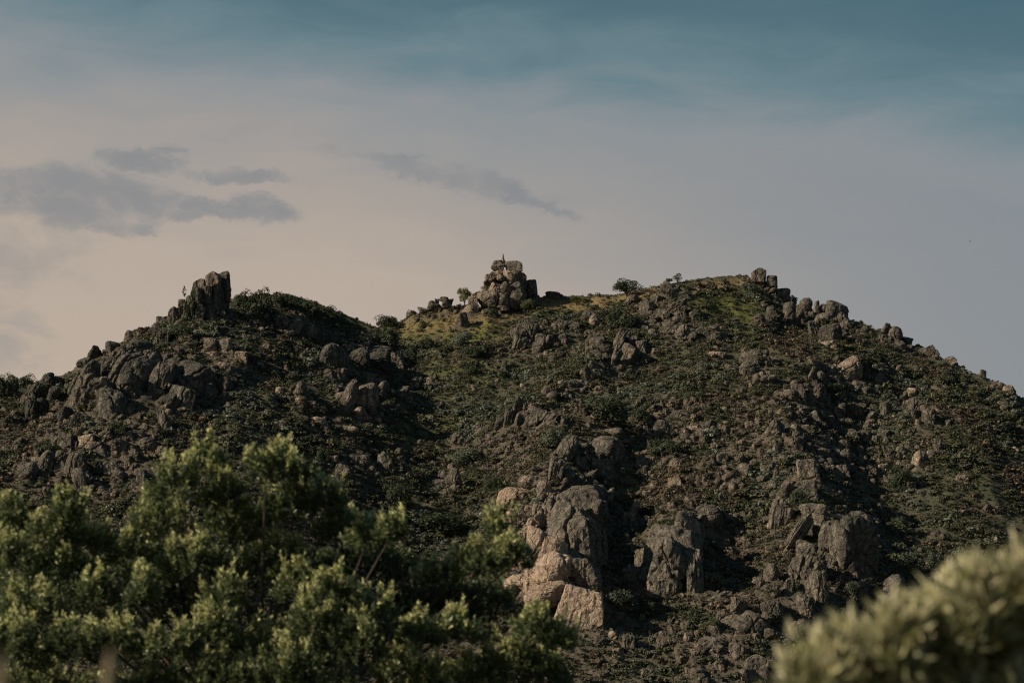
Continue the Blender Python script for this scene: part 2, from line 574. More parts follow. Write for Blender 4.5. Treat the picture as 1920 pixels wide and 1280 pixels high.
def mat_rock():
    """weathered granite; Object Color red = how pink and pale the stone is, fresh stone and painted sunlight alike, green = how grey with lichen"""
    m, g, bs, out = new_mat("granite")
    oi = g.add('ShaderNodeObjectInfo')
    geo = g.add('ShaderNodeNewGeometry')
    P = geo.outputs['Position']
    sepc = g.add('ShaderNodeSeparateColor')
    g.l.new(oi.outputs['Color'], sepc.inputs[0])
    fresh_lit, lich = sepc.outputs[0], sepc.outputs[1]
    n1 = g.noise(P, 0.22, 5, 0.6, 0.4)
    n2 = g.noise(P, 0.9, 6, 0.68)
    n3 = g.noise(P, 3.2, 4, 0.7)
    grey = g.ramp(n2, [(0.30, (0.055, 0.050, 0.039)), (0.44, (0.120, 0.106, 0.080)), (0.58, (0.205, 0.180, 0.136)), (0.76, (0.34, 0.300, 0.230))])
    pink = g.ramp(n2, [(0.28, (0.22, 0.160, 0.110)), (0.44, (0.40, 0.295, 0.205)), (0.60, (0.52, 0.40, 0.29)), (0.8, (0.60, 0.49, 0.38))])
    ff = g.math('ADD', fresh_lit, g.math('MULTIPLY', g.math('SUBTRACT', n1, 0.5), 1.5))
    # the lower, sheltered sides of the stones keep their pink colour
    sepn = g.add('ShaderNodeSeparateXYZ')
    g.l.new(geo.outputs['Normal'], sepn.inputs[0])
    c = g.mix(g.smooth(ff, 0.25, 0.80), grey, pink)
    # dark lichen and run-off stains
    sc = g.add('ShaderNodeMapping')
    sc.inputs['Scale'].default_value = (1.0, 1.0, 0.22)
    g.l.new(P, sc.inputs[0])
    streak = g.noise(sc.outputs[0], 0.75, 5, 0.65, 0.3)
    lm = g.smooth(g.math('ADD', streak, g.math('MULTIPLY', g.math('SUBTRACT', lich, 0.5), 0.35)), 0.47, 0.64, 0, 0.8)
    lc = g.ramp(n3, [(0.35, (0.030, 0.031, 0.026)), (0.65, (0.085, 0.085, 0.066))])
    c = g.mix(lm, c, lc)
    yl = g.smooth(g.noise(P, 0.6, 4, 0.6), 0.64, 0.74, 0, 0.45)
    c = g.mix(g.math('MULTIPLY', yl, lich), c, (0.17, 0.15, 0.065))
    hv = g.add('ShaderNodeHueSaturation')
    g.put(hv.inputs['Value'], g.math('ADD', 0.80, g.math('MULTIPLY', oi.outputs['Random'], 0.4)))
    g.put(hv.inputs['Color'], c)
    g.put(bs.inputs['Base Color'], hv.outputs[0])
    vo = g.add('ShaderNodeTexVoronoi', feature='DISTANCE_TO_EDGE')
    vo.inputs['Scale'].default_value = 0.33
    wv = g.add('ShaderNodeVectorMath', operation='ADD')
    g.l.new(P, wv.inputs[0])
    ns = g.add('ShaderNodeVectorMath', operation='SCALE')
    g.put(ns.inputs[0], g.noise(P, 0.5, 4, 0.6, out=1))
    ns.inputs['Scale'].default_value = 3.0
    g.l.new(ns.outputs[0], wv.inputs[1])
    g.l.new(wv.outputs[0], vo.inputs['Vector'])
    crack = g.smooth(vo.outputs[0], 0.0, 0.09)
    hgt = g.math('ADD', g.math('MULTIPLY', n2, 1.0), g.math('MULTIPLY', crack, 0.45))
    hgt = g.math('ADD', hgt, g.math('MULTIPLY', n3, 0.45))
    b = g.add('ShaderNodeBump')
    b.inputs['Strength'].default_value = 1.0
    b.inputs['Distance'].default_value = 1.25
    g.put(b.inputs['Height'], hgt)
    g.put(bs.inputs['Normal'], b.outputs[0])
    return m


def mat_leaf(name, lo, hi, trans=0.25, tip=None, back=None, rough=0.65):
    """foliage: colour from the point attribute 'tint' 0..1 and a per-object shift"""
    m, g, bs, out = new_mat(name)
    at = g.add('ShaderNodeAttribute', attribute_name="tint")
    oi = g.add('ShaderNodeObjectInfo')
    stops = [(0.0, lo), (0.7, hi)] + ([(1.0, tip)] if tip else [])
    c = g.ramp(at.outputs['Fac'], stops)
    hv = g.add('ShaderNodeHueSaturation')
    g.put(hv.inputs['Value'], g.math('ADD', 0.75, g.math('MULTIPLY', oi.outputs['Random'], 0.5)))
    g.put(hv.inputs['Color'], c)
    c = hv.outputs[0]
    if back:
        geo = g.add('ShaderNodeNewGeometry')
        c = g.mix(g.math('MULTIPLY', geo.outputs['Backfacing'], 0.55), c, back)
    g.put(bs.inputs['Base Color'], c)
    bs.inputs['Roughness'].default_value = rough
    bs.inputs['Specular IOR Level'].default_value = 0.3
    tr = g.add('ShaderNodeBsdfTranslucent')
    g.put(tr.inputs[0], c)
    mx = g.add('ShaderNodeMixShader')
    mx.inputs[0].default_value = trans
    g.l.new(bs.outputs[0], mx.inputs[1])
    g.l.new(tr.outputs[0], mx.inputs[2])
    g.l.new(mx.outputs[0], out.inputs[0])
    return m


def mat_plain(name, col, var=0.35, scale=6.0):
    m, g, bs, out = new_mat(name)
    tc = g.add('ShaderNodeTexCoord')
    n = g.noise(tc.outputs['Object'], scale, 5, 0.65)
    lo = tuple(v * (1 - var) for v in col)
    hi = tuple(min(1, v * (1 + var)) for v in col)
    g.put(bs.inputs['Base Color'], g.ramp(n, [(0.3, lo), (0.7, hi)]))
    b = g.add('ShaderNodeBump')
    b.inputs['Distance'].default_value = 0.02
    g.put(b.inputs['Height'], n)
    g.put(bs.inputs['Normal'], b.outputs[0])
    return m


M_GROUND = mat_ground()
M_ROCK = mat_rock()
M_BUSH = mat_leaf("evergreen_leaves", (0.016, 0.026, 0.012), (0.062, 0.078, 0.034), 0.15)
M_BUSHG = mat_leaf("grey_green_leaves", (0.035, 0.048, 0.030), (0.125, 0.140, 0.085), 0.15)
M_BUSHL = mat_leaf("fresh_green_leaves", (0.040, 0.055, 0.018), (0.145, 0.160, 0.055), 0.2)
M_HEATH = mat_leaf("heath_dark", (0.024, 0.028, 0.016), (0.080, 0.080, 0.046), 0.1)
M_HEATHG = mat_leaf("heath_grey", (0.050, 0.058, 0.040), (0.145, 0.158, 0.112), 0.1)
M_HEATHM = mat_leaf("heath_mid", (0.028, 0.034, 0.018), (0.092, 0.098, 0.052), 0.1)
M_HEATHO = mat_leaf("heath_olive", (0.035, 0.038, 0.016), (0.125, 0.122, 0.056), 0.1)
M_HEATHB = mat_leaf("heath_brown", (0.042, 0.033, 0.021), (0.150, 0.116, 0.074), 0.1)
M_STRAW = mat_leaf("dry_grass", (0.10, 0.075, 0.030), (0.30, 0.23, 0.11), 0.2)
M_GRASS = mat_leaf("green_grass", (0.050, 0.065, 0.016), (0.17, 0.17, 0.05), 0.2)
M_BARK = mat_plain("bark", (0.070, 0.055, 0.042))
M_PILLAR = mat_plain("weathered_concrete", (0.24, 0.20, 0.16), 0.3, 1.5)

# ------------------------------------------------------------------ ground mesh
def build_ground():
    u, t = project(fx, np.maximum(fy, 50), GZ)
    def blob(px, py, rx, ry):
        h = cast(px, py)
        return h
    pxl = np.stack([fx, fy], 1)
    nz = fbm(pxl / 9.0, 3, 77)
    vis = near_mask
    def patch(cx, cy, rx, ry):
        """an elliptical patch of ground round the spot seen at a pixel, in metres"""
        h = cast(cx, cy)
        return np.clip(1.35 - np.hypot((fx - h[0]) / rx, (fy - h[1]) / ry) + 0.55 * nz, 0, 1)
    green = np.zeros(len(fx))
    for a in ((1340, 572, 17, 16), (1290, 560, 12, 10), (1400, 575, 9, 9), (800, 612, 12, 12), (1080, 585, 24, 12), (850, 690, 16, 18), (900, 625, 12, 10), (780, 800, 14, 16), (1180, 900, 8, 10)):
        green = np.maximum(green, patch(*a) * (0.95 if a[1] < 640 else 0.5))
    dry = np.zeros(len(fx))
    for a in ((870, 600, 15, 7), (1120, 568, 16, 6), (1340, 530, 22, 6), (790, 605, 8, 6), (1200, 558, 12, 6), (835, 592, 11, 10), (930, 590, 12, 9), (1038, 570, 12, 10), (1000, 575, 10, 8)):
        dry = np.maximum(dry, patch(*a) * 0.85)
    stony = np.zeros(len(fx))
    for a in ((1450, 840, 34, 40), (1300, 1000, 45, 45), (1300, 1220, 50, 30), (1250, 820, 24, 20), (980, 830, 16, 18), (200, 850, 40, 40), (1230, 620, 14, 14)):
        stony = np.maximum(stony, patch(*a))
    ny, nx = shape
    idx = np.arange(nx * ny).reshape(ny, nx)
    faces = np.stack([idx[:-1, :-1], idx[:-1, 1:], idx[1:, 1:], idx[1:, :-1]], -1).reshape(-1, 4)
    me = mesh_np("ground", np.stack([fx, fy, GZ], 1), faces, M_GROUND, True, {"green": green * vis, "dry": dry * vis, "stony": stony * vis})
    o = link(bpy.data.objects.new("ground", me))
    tag(o, "scrub covered rocky hillside and the valley before it", None, None, "structure")
    return o, (green, dry, stony)


GROUND, (A_GREEN, A_DRY, A_STONY) = build_ground()
G_GREEN, G_DRY, G_STONY = (a.reshape(shape) for a in (A_GREEN, A_DRY, A_STONY))

# ------------------------------------------------------------------ rocks
_ico = {}


def ico(sub):
    if sub not in _ico:
        bm = bmesh.new()
        bmesh.ops.create_icosphere(bm, subdivisions=sub, radius=1.0)
        v = np.array([x.co[:] for x in bm.verts])
        f = np.array([[q.index for q in fc.verts] for fc in bm.faces])
        bm.free()
        _ico[sub] = (v / np.linalg.norm(v, axis=1)[:, None], f)
    return _ico[sub]


def rock_verts(style, seed, sub):
    """one block of granite inside the unit box: flat joint faces, rounded edges, cracks and pitting"""
    r = np.random.default_rng(seed)
    D, Fc = ico(sub)
    if style == 'b':      # weathered round boulder
        n, p, rough, ncr, cl = 10, 3.8, 0.085, 3, (0.70, 1.0)
    elif style == 'k':    # angular joint block
        n, p, rough, ncr, cl = 5, 17.0, 0.06, 2, (0.66, 0.95)
    elif style == 's':    # standing slab
        n, p, rough, ncr, cl = 9, 11.0, 0.085, 4, (0.58, 1.0)
    else:                 # 'r' rough broken crag
        n, p, rough, ncr, cl = 11, 14.0, 0.15, 6, (0.52, 1.0)
    N = r.normal(size=(n, 3))
    N /= np.linalg.norm(N, axis=1)[:, None]
    c = r.uniform(*cl, n)
    ax = np.array([[1, 0, 0], [-1, 0, 0], [0, 1, 0], [0, -1, 0], [0, 0, 1], [0, 0, -1]], float)
    ax += r.normal(size=ax.shape) * (0.10 if style == 'k' else 0.2)
    ax /= np.linalg.norm(ax, axis=1)[:, None]
    N = np.concatenate([N, ax])
    c = np.concatenate([c, np.full(6, 0.80 if style in 'ks' else 0.92)])
    dot = np.maximum(D @ N.T, 0) / c
    rad = (dot ** p).sum(1) ** (-1 / p)
    P = D * rad[:, None]
    off = r.uniform(0, 50, 3)
    dis = rough * (fbm(P * 1.6 + off, 4, seed) * 1.3 + 0.8 * fbm(P * 3.1 + off, 3, seed + 9, 0.55, True))
    if style in 'rs':     # bedding or joint ribs along the block
        q = P * np.array([2.6, 2.6, 0.8]) if style == 's' else P * np.array([2.2, 2.2, 1.6])
        dis += (0.07 if style == 's' else 0.09) * fbm(q + off + 9, 3, seed + 31, 0.5, True)
    for k in range(ncr):
        m = r.normal(size=3)
        m /= np.linalg.norm(m)
        w = r.uniform(0.025, 0.055)
        d = P @ m - r.uniform(-0.45, 0.45) + 0.22 * fbm(P * 1.7 + off, 3, seed + 70 + k)
        dis -= r.uniform(0.07, 0.17) * np.exp(-(d / w) ** 2)
    P = P * (1 + dis)[:, None]
    lo, hi = P.min(0), P.max(0)
    P = (P - (lo + hi) / 2) / ((hi - lo) / 2)
    return P, Fc


def rock_mesh(style, seed, sub):
    v, f = rock_verts(style, seed, sub)
    return mesh_np("rock_" + style, v, f, M_ROCK, style == 'b')


LIB = {st: [rock_mesh(st, 100 * i + 7 * ord(st), 5) for i in range(9)] for st in 'bksr'}
LIBS = {st: [rock_mesh(st, 55 * i + 3 * ord(st), 4) for i in range(6)] for st in 'bksr'}
VIEWS = {'1': (0, 460, 2.909), '2': (500, 460, 2.909), '3': (1000, 460, 2.909), '4': (1360, 480, 3.048), '5': (860, 780, 2.559),
         '6': (1280, 780, 2.559), '8': (560, 780, 2.559), 'T': (760, 460, 6.0), 'L': (240, 490, 6.0), 'R': (1360, 490, 5.333),
         'C': (900, 800, 3.2), 'D': (1400, 820, 3.37), 'P': (0, 0, 1.0)}
rr = random.Random(5)
PLACED = []          # (x, y, radius) of every block, for the scatter to keep clear of


def block(name, view, box, style='b', tilt=0.0, fresh_lit=0.1, depth=None, push=0.3, deep=0.85, parent=None, lich=0.5, unique=False, small=False, shift=0.0):
    """a block of stone that fills a box of the photograph, set into the slope where that spot of hillside stands"""
    ox, oy, sc = VIEWS[view]
    x0, y0, x1, y1 = (ox + box[0] / sc, oy + box[1] / sc, ox + box[2] / sc, oy + box[3] / sc)
    xc, yc = (x0 + x1) / 2, (y0 + y1) / 2
    wp, hp = x1 - x0, y1 - y0
    gw = 0.08 if min(wp, hp) > 14 else 0.04        # rounded corners do not fill their box
    x0, x1, y0, y1 = x0 - gw * wp, x1 + gw * wp, y0 - 0.03 * hp, y1 + gw * hp
    wp, hp = x1 - x0, y1 - y0
    if depth is None:
        h = None
        for fr in (0.22, 0.1, 0.0, -0.2, -0.5, -0.9, -1.5):
            h = cast(xc, y1 - fr * hp)
            if h:
                break
        Y = h[1] if h else 790.0
    else:
        Y = depth
    mpp = Y / F / CT
    w, hgt = wp * mpp, hp * mpp
    a = abs(R(tilt))
    if a > 0.01:
        hh = hgt * (0.98 / math.cos(a) if hgt > w else 1.0)
        ww = max(0.35 * w, w * math.cos(a) - 0.55 * hgt * math.sin(a)) if hgt > w else w / math.cos(a) * 0.96
        w, hgt = ww, hh
    d = deep * min(w, 1.4 * hgt) + 0.15 * hgt
    if depth is None:
        Y = Y + push * d
    u, t = ray(xc, yc)
    if depth is None:
        ok = False
        for k in range(26):                # move it into the slope until its foot is buried
            if EYE + t * Y - ((0.32 if hgt > w else 0.22) if min(wp, hp) > 22 else (0.24 if hgt > w else 0.14)) * hgt <= float(height(u * Y, Y)):
                ok = True
                break
            Y += 0.5
        if not ok:
            Y -= 13.0
    if depth is None:
        Y += shift
    loc = [u * Y, Y, EYE + t * Y]
    if depth is None and not ok:           # on the crest: let the foot reach down into the ground
        gap = loc[2] - 0.40 * hgt - float(height(loc[0], Y))
        if gap > 0:
            hgt += gap
            loc[2] -= gap / 2
    seed = rr.randrange(100000)
    me = rock_mesh(style, seed, 6) if unique else rr.choice((LIBS if small else LIB)[style])
    o = bpy.data.objects.new(name, me)
    rot = rr.choice((0, 1, 2, 3))
    sx, sy = (w / 2, d / 2) if rot % 2 == 0 else (d / 2, w / 2)
    o.scale = (sx, sy, hgt / 2)
    o.rotation_mode = 'YXZ'
    mrot = Matrix.Rotation(R(tilt), 4, 'Y') @ Matrix.Rotation(rot * math.pi / 2 + rr.uniform(-0.15, 0.15), 4, 'Z')
    o.rotation_euler = mrot.to_euler('YXZ')
    o.location = loc
    o.color = (fresh_lit, lich, 0, 1)
    link(o)
    PLACED.append((loc[0], loc[1], max(w, d) / 2))
    if parent is not None:
        o.parent = parent
        o.location = Vector(loc) - parent.location
    return o


def outcrop(label, view, boxes, ref=None, group=None, name="rock_outcrop", cat="outcrop", ref_push=0.0, sink=0.0, lich=0.5):
    """one crag: an Empty at its foot that parents its blocks. boxes: (x0,y0,x1,y1[,style[,tilt[,fresh[,dy]]]])"""
    ox, oy, sc = VIEWS[view]
    depth = None
    if ref:
        h = cast(*ref)
        depth = h[1] + ref_push
    bx = [b[:4] for b in boxes]
    lowest = max(bx, key=lambda b: b[3])
    px, py = ox + (lowest[0] + lowest[2]) / 2 / sc, oy + lowest[3] / sc
    h = cast(px, py) or cast(px, py + 15) or (0, 790, 80)
    root = bpy.data.objects.new(name, None)
    root.location = h
    link(root)
    tag(root, label, cat, group)
    for b in boxes:
        st = b[4] if len(b) > 4 else 'r'
        ti = b[5] if len(b) > 5 else rr.uniform(-6, 6)
        fr = b[6] if len(b) > 6 else 0.12
        dy = b[7] if len(b) > 7 else sink
        big = (b[2] - b[0]) / sc > 40 and (b[3] - b[1]) / sc > 30
        wpx = min((b[2] - b[0]) / sc, (b[3] - b[1]) / sc)
        block("block", view, b[:4], st, ti, fr, None if depth is None else depth + dy, parent=root, unique=big, small=wpx < 13, shift=dy, lich=lich)
    return root


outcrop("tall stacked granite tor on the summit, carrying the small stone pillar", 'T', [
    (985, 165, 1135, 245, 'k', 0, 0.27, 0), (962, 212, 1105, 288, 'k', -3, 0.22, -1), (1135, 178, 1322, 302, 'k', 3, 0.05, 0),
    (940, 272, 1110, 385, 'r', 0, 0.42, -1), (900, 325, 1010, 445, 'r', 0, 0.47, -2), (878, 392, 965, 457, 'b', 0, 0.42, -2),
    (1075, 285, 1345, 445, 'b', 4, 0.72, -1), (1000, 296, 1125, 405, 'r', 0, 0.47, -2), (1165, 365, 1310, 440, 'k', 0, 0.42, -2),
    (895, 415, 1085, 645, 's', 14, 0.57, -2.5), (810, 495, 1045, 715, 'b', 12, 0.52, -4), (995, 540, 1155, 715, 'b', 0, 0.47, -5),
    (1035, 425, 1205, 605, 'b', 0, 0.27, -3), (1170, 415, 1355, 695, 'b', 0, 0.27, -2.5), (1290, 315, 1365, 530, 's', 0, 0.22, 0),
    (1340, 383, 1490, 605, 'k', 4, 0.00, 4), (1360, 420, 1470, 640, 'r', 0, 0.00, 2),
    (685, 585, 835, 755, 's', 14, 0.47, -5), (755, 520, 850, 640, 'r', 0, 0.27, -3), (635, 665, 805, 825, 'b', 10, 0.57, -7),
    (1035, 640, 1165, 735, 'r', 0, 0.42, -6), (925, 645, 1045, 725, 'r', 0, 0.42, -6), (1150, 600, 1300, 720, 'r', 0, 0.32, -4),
    (1000, 290, 1310, 560, 'r', 0, 0.42, 2.5), (880, 430, 1350, 690, 'r', 0, 0.42, 1.5)], ref=(935, 585), ref_push=3.0, name="summit_tor")  # tor stone toned paler to paint the sun on the summit
outcrop("low heap of rounded boulders on the grassy crest beside the tor", 'T', [
    (258, 618, 335, 695, 'b', 0, .2), (328, 603, 385, 655, 'k', 0, .1), (378, 578, 487, 645, 'b', 0, .3), (482, 593, 542, 665, 'k', 10, .1),
    (408, 635, 525, 715, 'b', 0, .4), (248, 648, 395, 735, 'b', -8, .25), (138, 692, 255, 770, 'b', 0, .2), (295, 685, 405, 748, 'b', 0, .55)],
    ref=(830, 588), ref_push=1.5, name="boulder_heap", cat="boulders")
tag(block("boulder", 'T', (1585, 518, 1748, 612), 'b', 0, .05, push=-0.1, deep=1.0), "dark dome shaped boulder alone on the crest beside the tor", "boulder")
tag(block("boulder", 'T', (552, 765, 718, 955), 's', -14, .15), "grey tooth shaped rock in the grass below the tor", "boulder")
tag(block("boulder", 'T', (8, 758, 88, 828), 'k', 0, .1), "small dark boulder beside the bush at the saddle", "boulder")
tag(block("boulder", 'T', (72, 742, 128, 784), 'b', 0, .3), "small pale stone below the boulder heap on the crest", "boulder")

outcrop("tall fluted crag with a square pale block on its top", 'L', [
    (858, 123, 1032, 302, 'k', 0, .42, -1), (985, 123, 1148, 470, 'b', -3, .05, 3), (743, 203, 865, 335, 'k', 0, .25, 0),
    (636, 392, 728, 585, 's', 0, .55, -3), (563, 428, 645, 525, 'k', 0, .1, 0), (715, 295, 855, 525, 'b', 0, .25, -2),
    (728, 490, 868, 905, 's', 4, .12, -4.5), (838, 285, 965, 650, 's', -5, .1, -1), (945, 285, 1065, 655, 's', 0, .05, 0),
    (858, 540, 1005, 870, 's', -8, .1, -3), (598, 495, 745, 725, 's', 8, .2, -3.5), (452, 518, 565, 725, 's', 0, .1, -2),
    (530, 518, 625, 705, 's', 0, .1, -2), (760, 280, 1110, 800, 'k', 0, .05, 4), (600, 500, 880, 880, 'k', 0, .1, 1.5), (480, 560, 700, 800, 'k', 0, .1, 0)],
    ref=(385, 600), ref_push=4.0, name="fluted_crag", lich=0.65)
outcrop("row of low broken blocks stepping down the ridge from the fluted crag", 'L', [
    (318, 618, 388, 705, 'k', 0, .15), (383, 618, 458, 705, 'k', 0, .15), (278, 688, 345, 765, 'k', 0, .15), (338, 680, 465, 770, 'r', 0, .1),
    (645, 825, 725, 925, 's', 0, .15), (130, 745, 220, 815, 'r'), (415, 800, 480, 900, 's', -10), (340, 930, 400, 1010, 'k')])
outcrop("broad sloping whaleback slabs on the flank below the fluted crag", '1', [
    (560, 555, 745, 765, 'r', 20), (365, 640, 565, 905, 's', 24), (690, 588, 895, 835, 'b', 28, .12), (930, 638, 1185, 835, 'b', 18, .12),
    (908, 775, 1062, 965, 'k', 12, .15), (1088, 738, 1192, 905, 'b', 0, .15), (1190, 718, 1272, 875, 'b', -6, .1), (510, 788, 705, 1005, 'b', 12, .15),
    (790, 638, 962, 865, 'b', 20, .12), (540, 608, 605, 765, 's', 8), (860, 898, 965, 1092, 's', -20), (400, 928, 525, 1025, 'k', 20),
    (640, 700, 800, 900, 'b', 15, .1), (700, 520, 850, 640, 'b', 20), (850, 800, 960, 940, 'r', 10), (560, 600, 860, 920, 'b', 22, .2, 7.0), (840, 650, 1180, 920, 'b', 14, .2, 7.0), (380, 720, 680, 1000, 'r', 16, .15, 7.0)], name="slab_outcrop", sink=2.2, lich=0.65)
outcrop("dark upright fins low on the outer flank of the slabs", '1', [
    (128, 840, 215, 995, 's', -6), (188, 838, 265, 962, 's', 8), (308, 878, 385, 985, 'k', 12), (148, 748, 305, 905, 'r', 24), (20, 930, 80, 1000, 's'),
    (250, 770, 330, 880, 's', 18)], lich=0.85)
outcrop("broken crags along the ridge line above the slabs", '1', [
    (478, 552, 565, 645, 'r'), (678, 463, 745, 515, 'r'), (728, 448, 805, 525, 'r'), (208, 692, 312, 805, 'r', 10), (600, 590, 705, 700, 'r', 15),
    (575, 525, 650, 600, 'b', 10), (800, 440, 900, 520, 'r', 5), (420, 610, 490, 680, 'r'), (640, 500, 720, 570, 'r'), (850, 460, 930, 560, 'r')], lich=0.8)
outcrop("broken blocks above the oak with one orange split face", '1', [
    (328, 1128, 485, 1310, 's', 10), (758, 1048, 862, 1145, 'b'), (428, 1038, 525, 1130, 'k', -10, .6), (670, 1020, 740, 1080, 'k'), (200, 1120, 300, 1250, 'b', 15),
    (100, 1180, 200, 1300, 'r'), (540, 1000, 640, 1080, 'r', 10), (560, 1180, 660, 1290, 'r')])
outcrop("pair of square topped boulders below the fluted crag", '1', [
    (1118, 508, 1192, 612, 'k', 0, .25), (1188, 508, 1262, 612, 'b', 0, .2), (1130, 580, 1200, 620, 'k', 0, .3)])
tag(block("boulder", '1', (1284, 578, 1354, 664), 'k', 4, .75, deep=0.7), "pale pink pointed boulder alone in the scrub below the fluted crag", "boulder")
outcrop("ribbed outcrop of three leaning slabs under the hilltop bushes", '1', [
    (1503, 383, 1575, 485, 's', -10, .25), (1555, 412, 1645, 515, 's', 12, .25), (1620, 422, 1725, 525, 's', 14, .2), (1590, 385, 1700, 450, 'r')])
outcrop("two huge round boulders perched on stone stubs", '2', [
    (288, 543, 442, 702, 'b', 0, .12), (313, 680, 368, 745, 'k', 0, .55), (358, 680, 394, 752, 'k', 0, .55), (453, 556, 555, 685, 'b', 0, .1),
    (523, 583, 668, 708, 'b', 0, .2), (655, 575, 745, 705, 'r', 0, .15), (418, 538, 490, 610, 'r'), (540, 545, 680, 620, 'r')], name="perched_boulders", cat="boulders", lich=0.8)
outcrop("smooth cracked whaleback rock with pinkish flank below the perched boulders", '2', [
    (388, 738, 508, 922, 'b', 22, .35), (485, 755, 598, 905, 'b', 0, .5), (463, 888, 548, 962, 'b', 0, .65), (588, 738, 665, 875, 'b', 8, .2),
    (478, 698, 665, 810, 'r', 0, .15), (372, 798, 445, 855, 'b', 0, .4)])
LOOSE = "loose boulders on the scrub slope"


def look(style, fresh_lit):
    """how a loose block looks, for its label"""
    return ("pinkish " if fresh_lit > 0.42 else "grey ") + {'b': "rounded", 'k': "angular", 's': "upright", 'r': "jagged"}[style]


def loose(view, box, label, style='b', fresh_lit=0.3, tilt=None, group=None):
    wpx = min(box[2] - box[0], box[3] - box[1]) / VIEWS[view][2]
    o = block("boulder", view, box, style, rr.uniform(-8, 8) if tilt is None else tilt, fresh_lit, small=wpx < 13)
    if group and "{}" in label:
        label = label.format(look(style, fresh_lit))
    return tag(o, label, "boulder", group)


loose('2', (150, 738, 217, 838), "tall rounded boulder standing on a pink stone below the perched boulders", 'b', .35, 4)
loose('2', (153, 828, 208, 880), "pink stone under the tall rounded boulder", 'b', .6)
loose('2', (198, 848, 272, 898), "low rounded boulder next to the pink stone", 'b', .5)
loose('2', (48, 773, 107, 832), "rounded pinkish boulder by itself uphill of three pink domes", 'b', .5)
g3 = "three pink domes in the scrub"
for bx in ((18, 948, 110, 1008), (233, 936, 330, 1010), (388, 986, 494, 1035)):
    loose('2', bx, "low pink dome of bare granite, one of three in a row above the oak", 'b', .75, 0, g3)
for bx in ((245, 743, 312, 792), (588, 938, 627, 977), (333, 753, 367, 792), (612, 858, 662, 892), (688, 868, 742, 912), (758, 828, 802, 882), (195, 605, 235, 645), (250, 600, 290, 650),
           (150, 530, 200, 570), (650, 780, 700, 840), (700, 770, 780, 850), (780, 745, 830, 790), (960, 760, 1010, 810), (870, 720, 920, 760)):
    loose('2', bx, "{} small boulder in the scrub round the perched boulders", rr.choice('bbkr'), rr.uniform(.15, .65), None, "small boulders round the perched boulders")
for bx in ((1318, 440, 1360, 475), (1395, 445, 1450, 490), (1340, 490, 1395, 525), (1430, 540, 1480, 575), (1180, 640, 1260, 690), (1450, 810, 1500, 845), (1325, 825, 1375, 880),
           (1140, 970, 1180, 1000), (1185, 1030, 1275, 1075), (1230, 860, 1265, 890), (1560, 710, 1590, 740)):
    loose('1', bx, "{} small stone between the fluted crag and the perched boulders", rr.choice('bkr'), rr.uniform(.2, .6), None, "stones below the fluted crag")

outcrop("leaning grey slab outcrop in the scrub under the tor", '2', [
    (1338, 408, 1485, 595, 's', 16, .15), (1448, 488, 1565, 625, 'r', 10, .15), (1400, 420, 1480, 520, 'r'), (1330, 500, 1420, 600, 's', 18)])
outcrop("rough rock rib in the scrub above the grey green shrub", '2', [
    (1438, 888, 1585, 1035, 'r', 8, .15), (1338, 828, 1405, 935, 's', 14), (1248, 928, 1325, 1015, 'k', 14), (1343, 928, 1415, 1015, 's', 18), (1288, 888, 1345, 1005, 's', 12),
    (1400, 860, 1470, 930, 'r'), (1390, 940, 1450, 1030, 's', 20), (1140, 990, 1220, 1040, 'k'), (1220, 1010, 1320, 1080, 'r'), (1010, 1040, 1120, 1120, 's', 30), (1130, 1060, 1220, 1120, 'r'),
    (1310, 1030, 1400, 1100, 'r')])
outcrop("cluster of grey blocks above the dark round bush beside the oak", '2', [
    (438, 1138, 525, 1205, 'b'), (498, 1143, 568, 1235, 'b', 0, .2), (608, 1128, 685, 1265, 's', -4), (538, 1108, 605, 1165, 'k'), (658, 1108, 765, 1185, 'r'),
    (743, 1198, 805, 1285, 's'), (368, 1198, 485, 1295, 'r', 10), (700, 1150, 760, 1220, 'r')])
outcrop("dark triangular crag above the hollow beside the pink cliff", '8', [
    (690, 255, 800, 400, 'r', 14, .05), (640, 300, 710, 370, 'r', 10), (670, 260, 720, 320, 'k')])
outcrop("pair of leaning stones on the summit meadow", '3', [(263, 358, 335, 428, 'b', 0, .15), (303, 368, 370, 455, 'b', -6, .4)])
outcrop("jumbled grey crag below the lone crest tree", '3', [
    (688, 218, 808, 305, 's', 34, .2), (788, 256, 855, 305, 'k', 0, .05), (728, 298, 835, 425, 'r', 0, .1), (678, 348, 745, 425, 'k'), (828, 338, 925, 425, 'r', 0, .1),
    (588, 438, 630, 505, 'k', 0, .25), (628, 458, 675, 515, 'b', 0, .3), (638, 268, 705, 335, 'r', 20), (498, 268, 575, 345, 'b', 0, .15), (760, 390, 820, 440, 'b'),
    (580, 300, 680, 400, 'r'), (620, 380, 720, 450, 'r'), (700, 430, 800, 510, 'r'), (770, 440, 880, 540, 'r', 0, .05)])
outcrop("blocky dark rocks half sunk in the turf below the jumbled crag", '3', [(978, 473, 1055, 530, 'k', 0, .0), (893, 448, 965, 515, 's', -12, .15), (940, 470, 990, 520, 'k'), (960, 415, 1010, 440, 'k', 0, .3)])
